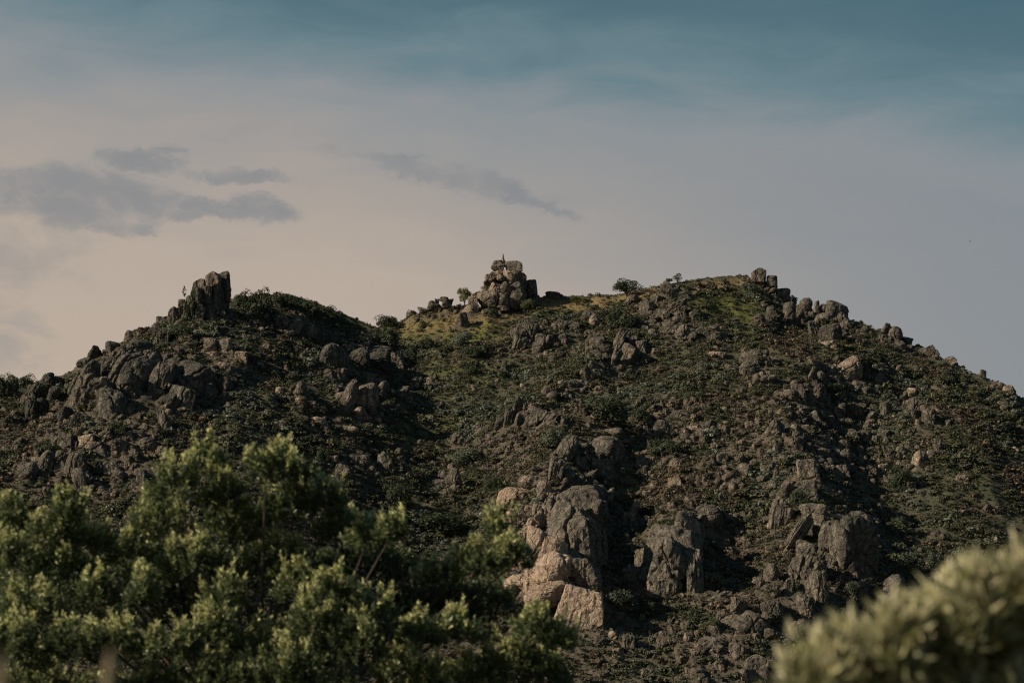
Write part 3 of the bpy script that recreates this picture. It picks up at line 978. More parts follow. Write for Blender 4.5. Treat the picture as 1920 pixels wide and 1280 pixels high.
outcrop("leaning stack of angular blocks beside a dark shrub at mid slope", '3', [
    (418, 470, 500, 610, 's', 22, .15), (478, 468, 555, 570, 's', 20, .2), (453, 538, 562, 665, 'k', 18, .3), (408, 568, 485, 685, 's', 22, .2), (358, 543, 425, 605, 'k', 0, .1),
    (463, 648, 502, 705, 'b', 0, .6), (318, 588, 385, 645, 'k', 10), (258, 678, 335, 745, 'r', 20), (558, 518, 625, 605, 'k', 0, .0), (500, 490, 570, 580, 'k', 20, .15), (300, 640, 370, 700, 's', 30),
    (130, 740, 200, 790, 'b', 0, .4), (190, 735, 250, 790, 's', 20, .3), (330, 765, 375, 805, 's', 30, .6)])
for bx, lb, fr in (((958, 578, 1032, 618), "flat pale ochre stone alone on the open slope", .7), ((648, 558, 692, 602), "square pale stone beside the leaning block stack", .4),
                   ((1068, 658, 1122, 698), "oval grey stone on the open slope above the rocky rib", .25)):
    loose('3', bx, lb, 'b', fr)
outcrop("ragged grey outcrop on the open slope", '3', [
    (1158, 573, 1285, 705, 'r', 0, .2), (1128, 638, 1225, 735, 'b', 0, .2), (1228, 698, 1315, 775, 'r', 12, .2), (1258, 608, 1315, 695, 's', -10, .05), (1150, 580, 1200, 650, 's')])
outcrop("pointed crags beside the great split boulder", '3', [
    (1508, 618, 1595, 705, 's', -12, .25), (1588, 648, 1665, 725, 'r', 0, .05), (1543, 688, 1605, 765, 'b', 0, .2), (1398, 648, 1465, 705, 'r'), (1400, 738, 1455, 805, 's', 10, .25),
    (1498, 758, 1605, 875, 'r', 20, .15), (1368, 788, 1445, 875, 'b', 0, .1), (1440, 790, 1510, 860, 'r')])
tag(block("boulder", '3', (1652, 622, 1792, 755), 'b', -22, .7, unique=True), "great split egg shaped boulder, pale below and grey on top", "boulder")
loose('3', (1738, 738, 1818, 793), "rounded boulder at the foot of the great split boulder", 'b', .35)

# the long broken rib below, made of many joint blocks
def fill(poly, n, size, view='P', seed=3, styles='rkrsb', fresh_lit=(0.05, 0.35)):
    """boxes scattered evenly over a polygon of the photograph"""
    q = random.Random(seed)
    xs, ys = [p[0] for p in poly], [p[1] for p in poly]
    out, tries = [], 0

    def inside(x, y):
        c = False
        for i in range(len(poly)):
            (xa, ya), (xb, yb) = poly[i], poly[i - 1]
            if (ya > y) != (yb > y) and x < (xb - xa) * (y - ya) / (yb - ya) + xa:
                c = not c
        return c
    while len(out) < n and tries < n * 60:
        tries += 1
        x, y = q.uniform(min(xs), max(xs)), q.uniform(min(ys), max(ys))
        if not inside(x, y):
            continue
        s = size[0] * (size[1] / size[0]) ** (q.random() ** 1.6)
        if any(abs(x - (b[0] + b[2]) / 2) < 0.62 * (s + b[2] - b[0]) / 2 and abs(y - (b[1] + b[3]) / 2) < 0.62 * (s + b[3] - b[1]) / 2 for b in out):
            continue
        w, h = s * q.uniform(0.75, 1.15), s * q.uniform(0.75, 1.35)
        out.append((x - w / 2, y - h / 2, x + w / 2, y + h / 2, q.choice(styles), q.uniform(-18, 18), q.uniform(*fresh_lit)))
    return out


outcrop("long broken rib of jumbled blocks running down to the great slabs", 'P',
        fill([(1470, 715), (1530, 700), (1560, 760), (1565, 880), (1500, 890), (1440, 860), (1450, 780)], 75, (13, 34), seed=4), name="rock_rib")
outcrop("dark jumbled rocks in the shaded gully beside the broken rib", 'P',
        fill([(1570, 770), (1640, 760), (1680, 860), (1640, 900), (1575, 890)], 34, (15, 34), seed=6, fresh_lit=(0, .12)), name="rock_rib")
outcrop("scattered crag of blocks on the slope above the cliff shrubs", 'P',
        fill([(1190, 750), (1310, 760), (1350, 800), (1320, 830), (1210, 810)], 26, (14, 30), seed=8))
outcrop("line of leaning blocks on the scrub rib above the rough rocks", 'P',
        fill([(1120, 690), (1150, 660), (1090, 760), (1000, 800), (960, 790), (1040, 740)], 22, (12, 26), seed=9))
outcrop("upright broken blocks between the tor and the leaning block stack", 'P',
        fill([(960, 610), (1040, 600), (1120, 620), (1140, 650), (1060, 680), (970, 660)], 20, (12, 26), seed=12))
outcrop("jagged blocks among the scrub at the foot of the slabs", 'P',
        fill([(0, 830), (120, 800), (260, 830), (290, 900), (200, 930), (60, 910)], 34, (16, 40), seed=14))

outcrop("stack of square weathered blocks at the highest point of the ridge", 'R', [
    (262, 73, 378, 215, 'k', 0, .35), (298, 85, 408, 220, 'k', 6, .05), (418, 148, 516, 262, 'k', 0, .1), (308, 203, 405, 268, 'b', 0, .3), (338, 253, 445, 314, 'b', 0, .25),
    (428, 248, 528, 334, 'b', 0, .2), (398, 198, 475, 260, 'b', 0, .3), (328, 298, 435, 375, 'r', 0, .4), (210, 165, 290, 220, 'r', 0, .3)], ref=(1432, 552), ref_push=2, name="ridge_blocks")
outcrop("round topped boulder over a block with a dark hole", 'R', [
    (508, 263, 640, 350, 'b', 8, .35), (513, 325, 650, 425, 'k', 0, .4), (452, 328, 535, 445, 'b', 0, .35), (308, 423, 445, 493, 'b', 0, .45), (600, 380, 680, 450, 'r')], name="ridge_blocks")
outcrop("wall of great rounded boulders along the descending ridge", 'R', [
    (288, 528, 405, 645, 'b', 0, .2), (388, 448, 516, 650, 's', 14, .2), (563, 408, 714, 630, 'b', 12, .15), (688, 458, 775, 605, 'b', 0, .2), (748, 367, 865, 520, 'b', 0, .25),
    (883, 388, 938, 475, 's', 0, .0), (818, 498, 895, 605, 's', 0, .05), (738, 508, 825, 625, 'r'), (878, 468, 955, 525, 'b'), (928, 428, 1065, 535, 'b', 0, .2),
    (1008, 398, 1224, 545, 'b', 4, .2), (1058, 458, 1216, 625, 'b', 0, .1), (888, 518, 1085, 665, 'b', 0, .2), (808, 598, 955, 805, 's', -18, .3), (938, 628, 1155, 845, 'b', 0, .1),
    (898, 788, 1090, 885, 'r', 0, .5), (1053, 838, 1114, 905, 'k', 0, .65), (500, 520, 590, 640, 'r', 0, .0), (1130, 520, 1250, 700, 'r', 0, .0)], name="boulder_row", sink=-1.5)
outcrop("dark low rocks in the shade at the end of the boulder wall", 'R', [
    (1148, 558, 1265, 725, 'r', 0, .0), (1248, 598, 1345, 705, 'r', 0, .0), (1350, 640, 1440, 740, 'r', 0, .0), (1300, 780, 1400, 860, 'r', 0, .05), (1180, 740, 1290, 800, 'r', 0, .2)])
outcrop("rounded crag where the ridge steps down beyond the boulder wall", 'R', [
    (1558, 626, 1685, 765, 'r'), (1638, 648, 1765, 805, 'b', 0, .2), (1698, 778, 1805, 905, 'b', 0, .25), (1768, 748, 1875, 855, 'r', 0, .05), (1588, 738, 1705, 865, 'r', 0, .2), (1800, 830, 1880, 900, 'r')])
outcrop("sharp dark spike and low slabs on the descending ridge line", '4', [
    (1128, 518, 1205, 595, 'k', -20, .0), (1058, 508, 1135, 565, 'r', 0, .15), (1228, 578, 1315, 635, 'r', -20, .25), (1200, 570, 1250, 620, 'r')])
tag(block("boulder", '4', (1588, 738, 1655, 805), 'b', -14, .5), "smooth pale boulder on the lower end of the ridge line", "boulder")
tag(block("boulder", '4', (1543, 713, 1602, 765), 'r', -10, .2), "rough grey rock uphill of the smooth pale ridge boulder", "boulder")
gr = "stones on the slope below the boulder wall"
for bx, st, fr in (((840, 618, 884, 684), 's', .3), ((893, 623, 928, 658), 'b', .4), ((968, 623, 1018, 678), 'b', .3), ((1068, 628, 1113, 684), 'b', .2), ((1208, 713, 1248, 754), 'k', .15),
                   ((758, 588, 797, 622), 'b', .6), ((1038, 753, 1088, 813), 'k', .65), ((913, 598, 968, 644), 'k', .3), ((863, 928, 908, 968), 'b', .4), ((998, 998, 1043, 1038), 'b', .3),
                   ((1428, 758, 1463, 798), 'b', .3), ((1393, 738, 1443, 793), 'k', .2), ((1328, 923, 1363, 953), 'b', .4), ((1658, 963, 1693, 998), 'b', .5), ((1633, 1088, 1668, 1128), 'b', .6),
                   ((1558, 828, 1603, 873), 'b', .3), ((1450, 650, 1490, 685), 'k', .3), ((1290, 660, 1330, 690), 'b', .3), ((1480, 1000, 1520, 1030), 'b', .4), ((1210, 880, 1250, 910), 'b', .3)):
    loose('4', bx, "{} stone lying loose on the slope below the descending ridge", st, fr, None, gr)
outcrop("dark standing rocks on the shaded slope beyond the gully", '4', [
    (1038, 818, 1135, 925, 'r', 0, .1), (888, 838, 950, 955, 's', 0, .15), (1118, 868, 1205, 995, 's', 8, .25), (1193, 1048, 1245, 1155, 's', 0, .1), (1060, 880, 1110, 950, 's'), (920, 820, 960, 870, 'r')])
outcrop("two rounded boulders sunk in the deep shade of the gully", '4', [(978, 1088, 1045, 1175, 'b', 0, .05), (1068, 1118, 1150, 1225, 'b', 0, .3), (1020, 1060, 1080, 1110, 'r')])
loose('4', (873, 1188, 928, 1253), "pale pointed stone above the shaded bush", 'k', .6)
loose('6', (965, 280, 990, 345), "thin pale flake standing against the shaded bush", 's', .5)

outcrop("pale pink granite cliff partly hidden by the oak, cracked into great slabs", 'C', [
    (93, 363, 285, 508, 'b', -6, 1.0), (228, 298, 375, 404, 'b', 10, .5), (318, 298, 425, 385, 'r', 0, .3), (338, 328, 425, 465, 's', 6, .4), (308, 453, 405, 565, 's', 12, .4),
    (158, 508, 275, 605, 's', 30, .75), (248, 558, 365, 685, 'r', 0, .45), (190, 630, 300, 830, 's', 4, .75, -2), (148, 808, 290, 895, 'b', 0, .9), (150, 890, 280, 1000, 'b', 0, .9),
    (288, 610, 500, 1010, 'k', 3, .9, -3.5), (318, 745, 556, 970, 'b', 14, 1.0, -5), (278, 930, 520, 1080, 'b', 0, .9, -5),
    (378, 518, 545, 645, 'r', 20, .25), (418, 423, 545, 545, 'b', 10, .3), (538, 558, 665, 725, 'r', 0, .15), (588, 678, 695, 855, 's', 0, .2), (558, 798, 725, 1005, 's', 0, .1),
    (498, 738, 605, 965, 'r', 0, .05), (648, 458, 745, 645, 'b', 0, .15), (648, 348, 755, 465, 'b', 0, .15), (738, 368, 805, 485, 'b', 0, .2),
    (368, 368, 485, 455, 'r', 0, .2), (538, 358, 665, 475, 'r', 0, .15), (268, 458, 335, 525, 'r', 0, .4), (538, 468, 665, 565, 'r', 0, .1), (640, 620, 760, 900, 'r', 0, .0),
    (480, 900, 560, 1000, 'r', 0, .3), (400, 440, 730, 980, 's', 0, .2, 6.0), (260, 420, 560, 740, 'r', 12, .5, 5.5), (440, 360, 760, 620, 'b', 0, .15, 5.5)], name="granite_cliff", cat="cliff", lich=0.2)  # pink stone, made paler with less lichen to paint sun on the cliff
tag(block("boulder", 'C', (468, 978, 735, 1240), 'k', 14, .7, unique=True, lich=0.3), "huge tilted pink block leaning at the foot of the pale cliff", "boulder")  # lichen lowered to paint it sunlit like the cliff
outcrop("grey domed rocks at the head of the pale cliff", 'C', [
    (598, 258, 705, 365, 'r'), (468, 248, 565, 365, 's', 20), (518, 288, 605, 365, 'k'), (403, 188, 505, 365, 's', 10), (438, 48, 588, 255, 'b', 22), (508, 128, 605, 225, 'b'),
    (588, 98, 645, 165, 'k'), (658, 58, 855, 245, 'b', 14), (718, 8, 858, 95, 'b'), (658, 198, 805, 335, 'r'), (778, 98, 855, 255, 'r'), (560, 180, 660, 280, 'r'), (300, 240, 400, 310, 'r', 10)])
tag(block("boulder", 'C', (883, 438, 952, 605), 's', 14, .6), "thin pale fin of rock standing beside the cliff", "boulder")
outcrop("high grey slab wall above two round shrubs", '5', [
    (913, 595, 1115, 925, 's', 4, .22), (1038, 465, 1175, 665, 'b', 4, .15), (1138, 428, 1265, 565, 'b', 0, .1), (968, 548, 1065, 655, 'r', 10, .2), (848, 638, 935, 755, 'r', 0, .3),
    (788, 718, 915, 835, 'r', 10, .3), (1078, 568, 1135, 720, 's', 0, .3), (1248, 438, 1315, 535, 'r', 0, .05), (1308, 468, 1365, 545, 'b', 0, .15), (1080, 640, 1170, 900, 's', 0, .05),
    (910, 780, 1000, 900, 's', 0, .5), (900, 540, 1190, 840, 'b', 6, .15, 6.0)], name="slab_crag", cat="cliff")
outcrop("massive weathered slabs with a smooth dark dome above a shrub", 'D', [
    (338, 412, 495, 525, 'b', 14, .2), (213, 498, 405, 765, 's', 34, .15), (308, 658, 445, 795, 'b', 14, .2), (278, 772, 380, 905, 'b', 0, .45), (518, 535, 690, 905, 's', -8, .2),
    (560, 508, 815, 960, 'b', -3, .1), (638, 466, 765, 570, 'b', 0, .25), (428, 498, 550, 605, 'r', 20, .15), (398, 568, 525, 665, 'r', 20, .1), (403, 848, 535, 1135, 's', -12, .25),
    (368, 898, 445, 1025, 's', 0, .4), (308, 998, 425, 1175, 's', 8, .35), (218, 888, 315, 1045, 's', 10, .2), (448, 658, 525, 745, 'b', 0, .55), (388, 788, 465, 865, 'k', 0, .4), (498, 728, 605, 855, 'r', 0, .1),
    (480, 600, 560, 700, 'r'), (430, 540, 640, 900, 'b', 10, .15, 6.0), (220, 740, 520, 1060, 'r', 18, .2, 6.0)], name="slab_outcrop")
outcrop("square headed pillar rocks above the massive slabs", 'D', [
    (318, 138, 450, 305, 'k', -4, .4), (358, 268, 445, 415, 'k', 0, .2), (218, 278, 295, 405, 's', 6, .2), (138, 398, 295, 595, 's', 10, .2), (280, 280, 380, 420, 'r', 0, .05)])
outcrop("cracked broken blocks at the bottom of the massive slabs", 'D', [
    (148, 928, 225, 1045, 'r', 14), (88, 1028, 245, 1235, 'r', 0, .2), (258, 1148, 365, 1275, 'r', 0, .25), (-4, 1118, 95, 1265, 'k', 24, .25), (113, 798, 205, 945, 'b', 0, .3), (180, 1060, 300, 1180, 'r')])
tag(block("boulder", 'D', (848, 868, 1015, 1070), 'b', 0, .2), "broad grey boulder in shade behind the blurred olive shrub", "boulder")
gr = "blocks strewn below the slab wall"
for bx, st, fr, ti in (((1338, 948, 1465, 1065), 'k', .25, 30), ((1288, 878, 1385, 985), 's', .3, 20), ((1128, 1058, 1275, 1145), 'r', .3, 0), ((1368, 1148, 1485, 1285), 'k', .35, 10), ((1108, 1208, 1185, 1275), 'b', .4, 0),
                       ((1298, 1088, 1375, 1175), 'k', .3, 0), ((788, 1048, 845, 1145), 's', .25, 0), ((638, 1078, 705, 1115), 'b', .4, 0), ((1078, 1038, 1114, 1105), 's', .4, 0), ((1200, 1000, 1270, 1060), 'k', .3, 0),
                       ((1250, 960, 1330, 1020), 'b', .35, 0), ((1190, 840, 1280, 900), 'r', .3, 0), ((740, 1110, 790, 1170), 'k', .4, 0), ((1040, 1120, 1090, 1180), 'r', .3, 0), ((960, 1030, 1000, 1080), 's', .3, 0), ((1220, 1160, 1290, 1220), 'r', .3, 0)):
    loose('5', bx, "{} block strewn on the bare brown slope below the slab wall", st, fr, ti, gr)
gr = "stones between the cliff and the pillar rocks"
for bx, st, fr in (((1008, 288, 1068, 364), 'k', .6), ((848, 188, 895, 254), 's', .5), ((1338, 228, 1405, 314), 'b', .3), ((858, 488, 914, 544), 'b', .3), ((1000, 200, 1080, 260), 'r', .3), ((960, 230, 1000, 265), 'b', .5),
                   ((1200, 180, 1260, 230), 'r', .3), ((1230, 260, 1290, 310), 'r', .3), ((1310, 300, 1370, 340), 'k', .3), ((880, 360, 930, 410), 's', .3), ((790, 460, 820, 530), 's', .5)):
    loose('5', bx, "{} stone on the scree slope between the pale cliff and the pillar rocks", st, fr, None, gr)

# bare rock shows in the ground between the blocks of each crag
def mark_rocky():
    rk = np.zeros(shape)
    for (x, y, r) in PLACED:
        R2 = r * 1.9 + 1.0
        i0, i1 = np.searchsorted(GX, [x - R2, x + R2])
        j0, j1 = np.searchsorted(GY, [y - R2, y + R2])
        sub = rk[j0:j1, i0:i1]
        d = np.hypot(MX[j0:j1, i0:i1] - x, MY[j0:j1, i0:i1] - y)
        np.maximum(sub, np.clip(1.9 - d / (r + 0.5), 0, 1), out=sub)
    a = GROUND.data.attributes.new("rocky", 'FLOAT', 'POINT')
    a.data.foreach_set("value", rk.ravel().astype(np.float32))
    # broken bedrock rises between the blocks
    global GZ
    pp = np.stack([fx, fy], 1)
    m = rk.ravel() > 0.02
    lift = np.zeros(len(fx))
    lift[m] = rk.ravel()[m] * (0.35 + 0.75 * fbm(pp[m] / 3.2, 4, 91, 0.55, True) + 0.35 * vnoise(pp[m] / 1.3, 95))
    GZ = GZ + lift
    GROUND.data.vertices.foreach_set("co", np.stack([fx, fy, GZ], 1).astype(np.float32).ravel())
    GROUND.data.update()
    return rk


G_ROCKY = mark_rocky()
# loose boulders strewn in smaller sizes over five stretches of slope
def strew(poly, n, size, label, group, fresh_lit, seed):
    for b in fill(poly, n, size, seed=seed, styles='bkrrs', fresh_lit=fresh_lit):
        h = cast((b[0] + b[2]) / 2, b[3])
        if not h:
            continue
        o = block("boulder", 'P', b[:4], b[4], b[5], b[6], small=True)
        tag(o, label.format(look(b[4], b[6])), "boulder", group)


strew([(1190, 830), (1440, 740), (1470, 880), (1440, 960), (1380, 930), (1200, 960)], 62, (9, 22), "{} small block in the boulder field above the slab wall", "boulder field above the slab wall", (.1, .5), 31)
strew([(1110, 1200), (1220, 1150), (1350, 1110), (1440, 1130), (1460, 1275), (1100, 1275)], 46, (10, 24), "{} small block in the scree at the bottom of the slope", "scree blocks at the bottom of the slope", (.1, .55), 32)
strew([(1620, 700), (1700, 690), (1880, 790), (1915, 900), (1700, 960), (1640, 900)], 34, (8, 18), "{} small stone on the shaded slope beyond the gully", "stones on the shaded slope beyond the gully", (.1, .5), 33)
strew([(20, 800), (300, 850), (260, 960), (140, 920), (10, 930)], 16, (9, 22), "{} small block among the scrub below the dark fins", "blocks below the dark fins", (.05, .4), 34)
strew([(800, 640), (960, 660), (1120, 720), (1040, 800), (900, 880), (800, 800)], 34, (8, 17), "{} small stone in the scrub hollow below the tor", "stones in the hollow below the tor", (.1, .45), 35)
PLACED_BIG = list(PLACED)


# ------------------------------------------------------------------ scattered ground cover (one object each, instances made by geometry nodes)
def scatter_object(name, pts, rots, scls, idxs, protos, label):
    hidden = bpy.data.collections.new(name + "_shapes")
    for p in protos:
        hidden.objects.link(p)
    me = bpy.data.meshes.new(name)
    me.vertices.add(len(pts))
    me.vertices.foreach_set("co", np.asarray(pts, np.float32).ravel())
    for an, ty, av in (("rot", 'FLOAT_VECTOR', rots), ("scl", 'FLOAT_VECTOR', scls)):
        a = me.attributes.new(an, ty, 'POINT')
        a.data.foreach_set("vector", np.asarray(av, np.float32).ravel())
    a = me.attributes.new("pick", 'INT', 'POINT')
    a.data.foreach_set("value", np.asarray(idxs, np.int32))
    o = link(bpy.data.objects.new(name, me))
    ng = bpy.data.node_groups.new(name + "_scatter", 'GeometryNodeTree')
    ng.interface.new_socket("Geometry", in_out='INPUT', socket_type='NodeSocketGeometry')
    ng.interface.new_socket("Geometry", in_out='OUTPUT', socket_type='NodeSocketGeometry')
    n, l = ng.nodes, ng.links
    gi, go = n.new('NodeGroupInput'), n.new('NodeGroupOutput')
    iop = n.new('GeometryNodeInstanceOnPoints')
    ci = n.new('GeometryNodeCollectionInfo')
    ci.inputs['Collection'].default_value = hidden
    ci.inputs['Separate Children'].default_value = True
    ci.inputs['Reset Children'].default_value = True
    na = {}
    for an, ty in (("rot", 'FLOAT_VECTOR'), ("scl", 'FLOAT_VECTOR'), ("pick", 'INT')):
        q = n.new('GeometryNodeInputNamedAttribute')
        q.data_type = ty
        q.inputs['Name'].default_value = an
        na[an] = q.outputs['Attribute']
    er = n.new('FunctionNodeEulerToRotation')
    l.new(na["rot"], er.inputs[0])
    l.new(gi.outputs[0], iop.inputs['Points'])
    l.new(ci.outputs[0], iop.inputs['Instance'])
    iop.inputs['Pick Instance'].default_value = True
    l.new(na["pick"], iop.inputs['Instance Index'])
    l.new(er.outputs[0], iop.inputs['Rotation'])
    l.new(na["scl"], iop.inputs['Scale'])
    l.new(iop.outputs[0], go.inputs[0])
    mod = o.modifiers.new("scatter", 'NODES')
    mod.node_group = ng
    tag(o, label, None, None, "stuff")
    return o


def leaf_shell(seed, nblob, nleaf, size, flat=1.0, spread=0.62, mat=None, up=0.25, name="crown"):
    """foliage: small leaf faces over a heap of overlapping lumps, normalised to x,y in -1..1 and z in 0..2"""
    r = np.random.default_rng(seed)
    c = r.normal(size=(nblob, 3))
    c /= np.linalg.norm(c, axis=1)[:, None]
    c *= (r.uniform(0.15, 1, nblob) ** 0.5)[:, None] * spread
    c[:, 2] = c[:, 2] * flat
    rad = r.uniform(0.20, 0.42, nblob)
    k = r.integers(0, nblob, nleaf)
    d = r.normal(size=(nleaf, 3))
    d /= np.linalg.norm(d, axis=1)[:, None]
    d[:, 2] = np.where(d[:, 2] < -0.5, -d[:, 2], d[:, 2])
    pos = c[k] + d * (rad[k] * r.uniform(0.72, 1.06, nleaf))[:, None]
    nrm = d + r.normal(size=d.shape) * 0.55 + np.array([0, 0, up])
    nrm /= np.linalg.norm(nrm, axis=1)[:, None]
    a = np.cross(nrm, r.normal(size=d.shape))
    a /= np.linalg.norm(a, axis=1)[:, None]
    b = np.cross(nrm, a)
    s = size * r.uniform(0.6, 1.35, nleaf)
    V = np.stack([pos - a * s[:, None] * 0.9, pos + b * s[:, None] * 0.55, pos + a * s[:, None] * 0.9, pos - b * s[:, None] * 0.55], 1).reshape(-1, 3)
    lo, hi = V.min(0), V.max(0)
    V = (V - (lo + hi) / 2) / ((hi - lo) / 2)
    V[:, 2] += 1
    Fq = np.arange(len(V)).reshape(-1, 4)
    tint = np.repeat(np.clip(r.normal(0.45, 0.25, nleaf), 0, 1), 4)
    return mesh_np(name, V, Fq, mat, False, {"tint": tint})


def tuft(seed, n, mat, name="tuft"):
    """a tussock of narrow blades"""
    r = np.random.default_rng(seed)
    th = r.uniform(0, 2 * np.pi, n)
    rad = r.uniform(0, 0.55, n)
    base = np.stack([rad * np.cos(th), rad * np.sin(th), np.zeros(n)], 1)
    h = r.uniform(0.5, 1.0, n)
    lean = r.uniform(0.2, 0.8, n)
    th2 = th + r.normal(0, 0.5, n)
    tip = base + np.stack([lean * np.cos(th2), lean * np.sin(th2), h], 1)
    side = np.stack([-np.sin(th2), np.cos(th2), np.zeros(n)], 1) * 0.09
    V = np.stack([base - side, base + side, tip], 1).reshape(-1, 3)
    tint = np.repeat(np.clip(r.normal(0.5, 0.25, n), 0, 1), 3)
    return mesh_np(name, V, np.arange(len(V)).reshape(-1, 3), mat, False, {"tint": tint})


def proto(name, me, color=None):
    o = bpy.data.objects.new(name, me)
    if color:
        o.color = color
    return o


def candidates(n, seed):
    """ground points on the hill, even over the ground, inside the seen fan and a margin round it"""
    r = np.random.default_rng(seed)
    y = np.sqrt(r.uniform(500 ** 2, 858 ** 2, n))
    x = y * r.uniform(-0.205, 0.205, n)
    return x, y, height(x, y), r


def in_rock(x, y, k=0.75):
    """inside one of the built blocks"""
    m = np.zeros(len(x), bool)
    for (bx, by, br) in PLACED_BIG:
        if br > 1.2:
            m |= (x - bx) ** 2 + (y - by) ** 2 < (br * k) ** 2
    return m


def build_cover():
    # heath
    x, y, z, r = candidates(230000, 41)
    P = np.stack([x, y], 1)
    n1, n2 = fbm(P / 22, 3, 51), fbm(P / 7, 3, 52)
    gr, dr, st, rk = height(x, y, G_GREEN), height(x, y, G_DRY), height(x, y, G_STONY), height(x, y, G_ROCKY)
    dens = np.clip(0.88 + 0.4 * n1 + 0.6 * n2 - 0.5 * gr - 1.25 * dr - 0.28 * st - 0.25 * rk, 0.06, 1)
    keep = (r.random(len(x)) < dens) & ~in_rock(x, y)
    x, y, z, n1, n2, gr = (a[keep] for a in (x, y, z, n1, n2, gr))
    n = len(x)
    kind = 1.15 * fbm(np.stack([x, y], 1) / 12, 4, 61) + 0.22 * r.normal(size=n)
    mats = [M_HEATH, M_HEATHO, M_HEATHM, M_HEATHG, M_HEATHB]
    protos, pick = [], np.zeros(n, int)
    order = []
    for k, m in enumerate(mats):
        for v in range(3):
            protos.append(proto("s%02d_heath" % (k * 3 + v), leaf_shell(500 + k * 10 + v, 9, 130, 0.17, 0.5, 0.6, m, 0.4, "heath_shrub")))
    cls = np.digitize(kind, [-0.45, -0.08, 0.20, 0.45])      # dark, dark, green, grey, brown
    remap = np.array([4, 0, 1, 2, 3])
    pick = remap[cls] * 3 + r.integers(0, 3, n)
    s = (0.30 + 0.52 * r.random(n) ** 2.2 + 1.0 * r.random(n) ** 11) * (1 + 0.5 * np.clip(fbm(np.stack([x, y], 1) / 8, 3, 66), -0.6, 1))
    s = s * np.where(np.abs(np.interp(x / y, US, CREST_Y) - y) < 9, 0.5, 1.0)
    scl = np.stack([s, s, s * r.uniform(0.42, 0.70, n)], 1)
    rot = np.stack([np.zeros(n), np.zeros(n), r.uniform(0, 6.28, n)], 1)
    scatter_object("heath_shrubs", np.stack([x, y, z - 0.12], 1), rot, scl, pick, protos, "low dark and grey green heath shrubs over the whole hillside")
    # grass tussocks
    x, y, z, r = candidates(60000, 43)
    n2 = fbm(np.stack([x, y], 1) / 9, 3, 53)
    gr, dr, st = height(x, y, G_GREEN), height(x, y, G_DRY), height(x, y, G_STONY)
    keep = (r.random(len(x)) < np.clip(0.10 + 0.35 * n2 + 0.9 * gr + 1.2 * dr + 0.12 * st, 0, 1)) & ~in_rock(x, y)
    x, y, z, gr, dr = (a[keep] for a in (x, y, z, gr, dr))
    n = len(x)
    protos = [proto("t%d_tuft" % i, tuft(700 + i, 46, M_STRAW if i < 3 else M_GRASS)) for i in range(6)]
    green = r.random(n) < np.clip(0.18 + 0.7 * gr - 0.65 * dr, 0.05, 0.9)
    pick = np.where(green, 3, 0) + r.integers(0, 3, n)
    s = r.uniform(0.30, 0.62, n)
    scl = np.stack([s, s, s * r.uniform(0.7, 1.2, n)], 1)
    rot = np.stack([np.zeros(n), np.zeros(n), r.uniform(0, 6.28, n)], 1)
    scatter_object("grass", np.stack([x, y, z - 0.05], 1), rot, scl, pick, protos, "dry and green grass tussocks among the heath and on the crest")
    # loose stones
    x, y, z, r = candidates(90000, 47)
    n1, n2 = fbm(np.stack([x, y], 1) / 26, 3, 57), fbm(np.stack([x, y], 1) / 6, 3, 58)
    st, rk = height(x, y, G_STONY), height(x, y, G_ROCKY)
    gr = height(x, y, G_GREEN)
    dens = np.clip(0.035 + 0.05 * n1 + 0.34 * st * (0.6 + n2) + 0.34 * rk - 0.1 * gr, 0.012, 0.6)
    keep = r.random(len(x)) < dens
    x, y, z = x[keep], y[keep], z[keep]
    n = len(x)
    protos = []
    for i in range(12):
        v, f = rock_verts('krbs'[i % 4], 900 + i, 3)
        protos.append(proto("r%02d_stone" % i, mesh_np("stone", v, f, M_ROCK, False), ((0.05, 0.2, 0.35, 0.6)[i // 3], 0.45, 0, 1)))
    s = 0.17 + 0.95 * r.random(n) ** 3.4
    scl = np.stack([s * r.uniform(0.7, 1.3, n), s * r.uniform(0.7, 1.3, n), s * r.uniform(0.6, 1.25, n)], 1)
    rot = np.stack([r.uniform(-0.4, 0.4, n), r.uniform(-0.4, 0.4, n), r.uniform(0, 6.28, n)], 1)
    scatter_object("rubble", np.stack([x, y, z + s * 0.25], 1), rot, scl, r.integers(0, 12, n), protos, "small loose granite stones littering the hillside")


build_cover()

# ------------------------------------------------------------------ bushes and small trees on the hill
def stems(seed, n=5):
    """a short trunk that forks into a few limbs, height 1"""
    q = random.Random(seed)
    V, Fq = [], []

    def tube(pts, rads, k=6):
        b0 = len(V)
        for i, (p, rd) in enumerate(zip(pts, rads)):
            d = (Vector(pts[min(i + 1, len(pts) - 1)]) - Vector(pts[max(i - 1, 0)])).normalized()
            a = d.orthogonal().normalized()
            b = d.cross(a)
            for j in range(k):
                t = 2 * math.pi * j / k
                V.append(tuple(Vector(p) + (a * math.cos(t) + b * math.sin(t)) * rd))
        for i in range(len(pts) - 1):
            for j in range(k):
                Fq.append((b0 + i * k + j, b0 + i * k + (j + 1) % k, b0 + (i + 1) * k + (j + 1) % k, b0 + (i + 1) * k + j))
    tube([(0, 0, -0.25), (0.02, 0, 0.1), (0.03, 0.02, 0.35)], [0.11, 0.09, 0.075])
    for i in range(n):
        t = 2 * math.pi * i / n + q.uniform(-.4, .4)
        rr_ = q.uniform(0.35, 0.75)
        h = q.uniform(0.7, 1.3)
        tube([(0.03, 0.02, 0.28), (0.4 * rr_ * math.cos(t), 0.4 * rr_ * math.sin(t), 0.28 + 0.4 * h), (rr_ * math.cos(t), rr_ * math.sin(t), 0.28 + h)], [0.06, 0.04, 0.012], 5)
    return mesh_np("trunk", V, Fq, M_BARK, True)


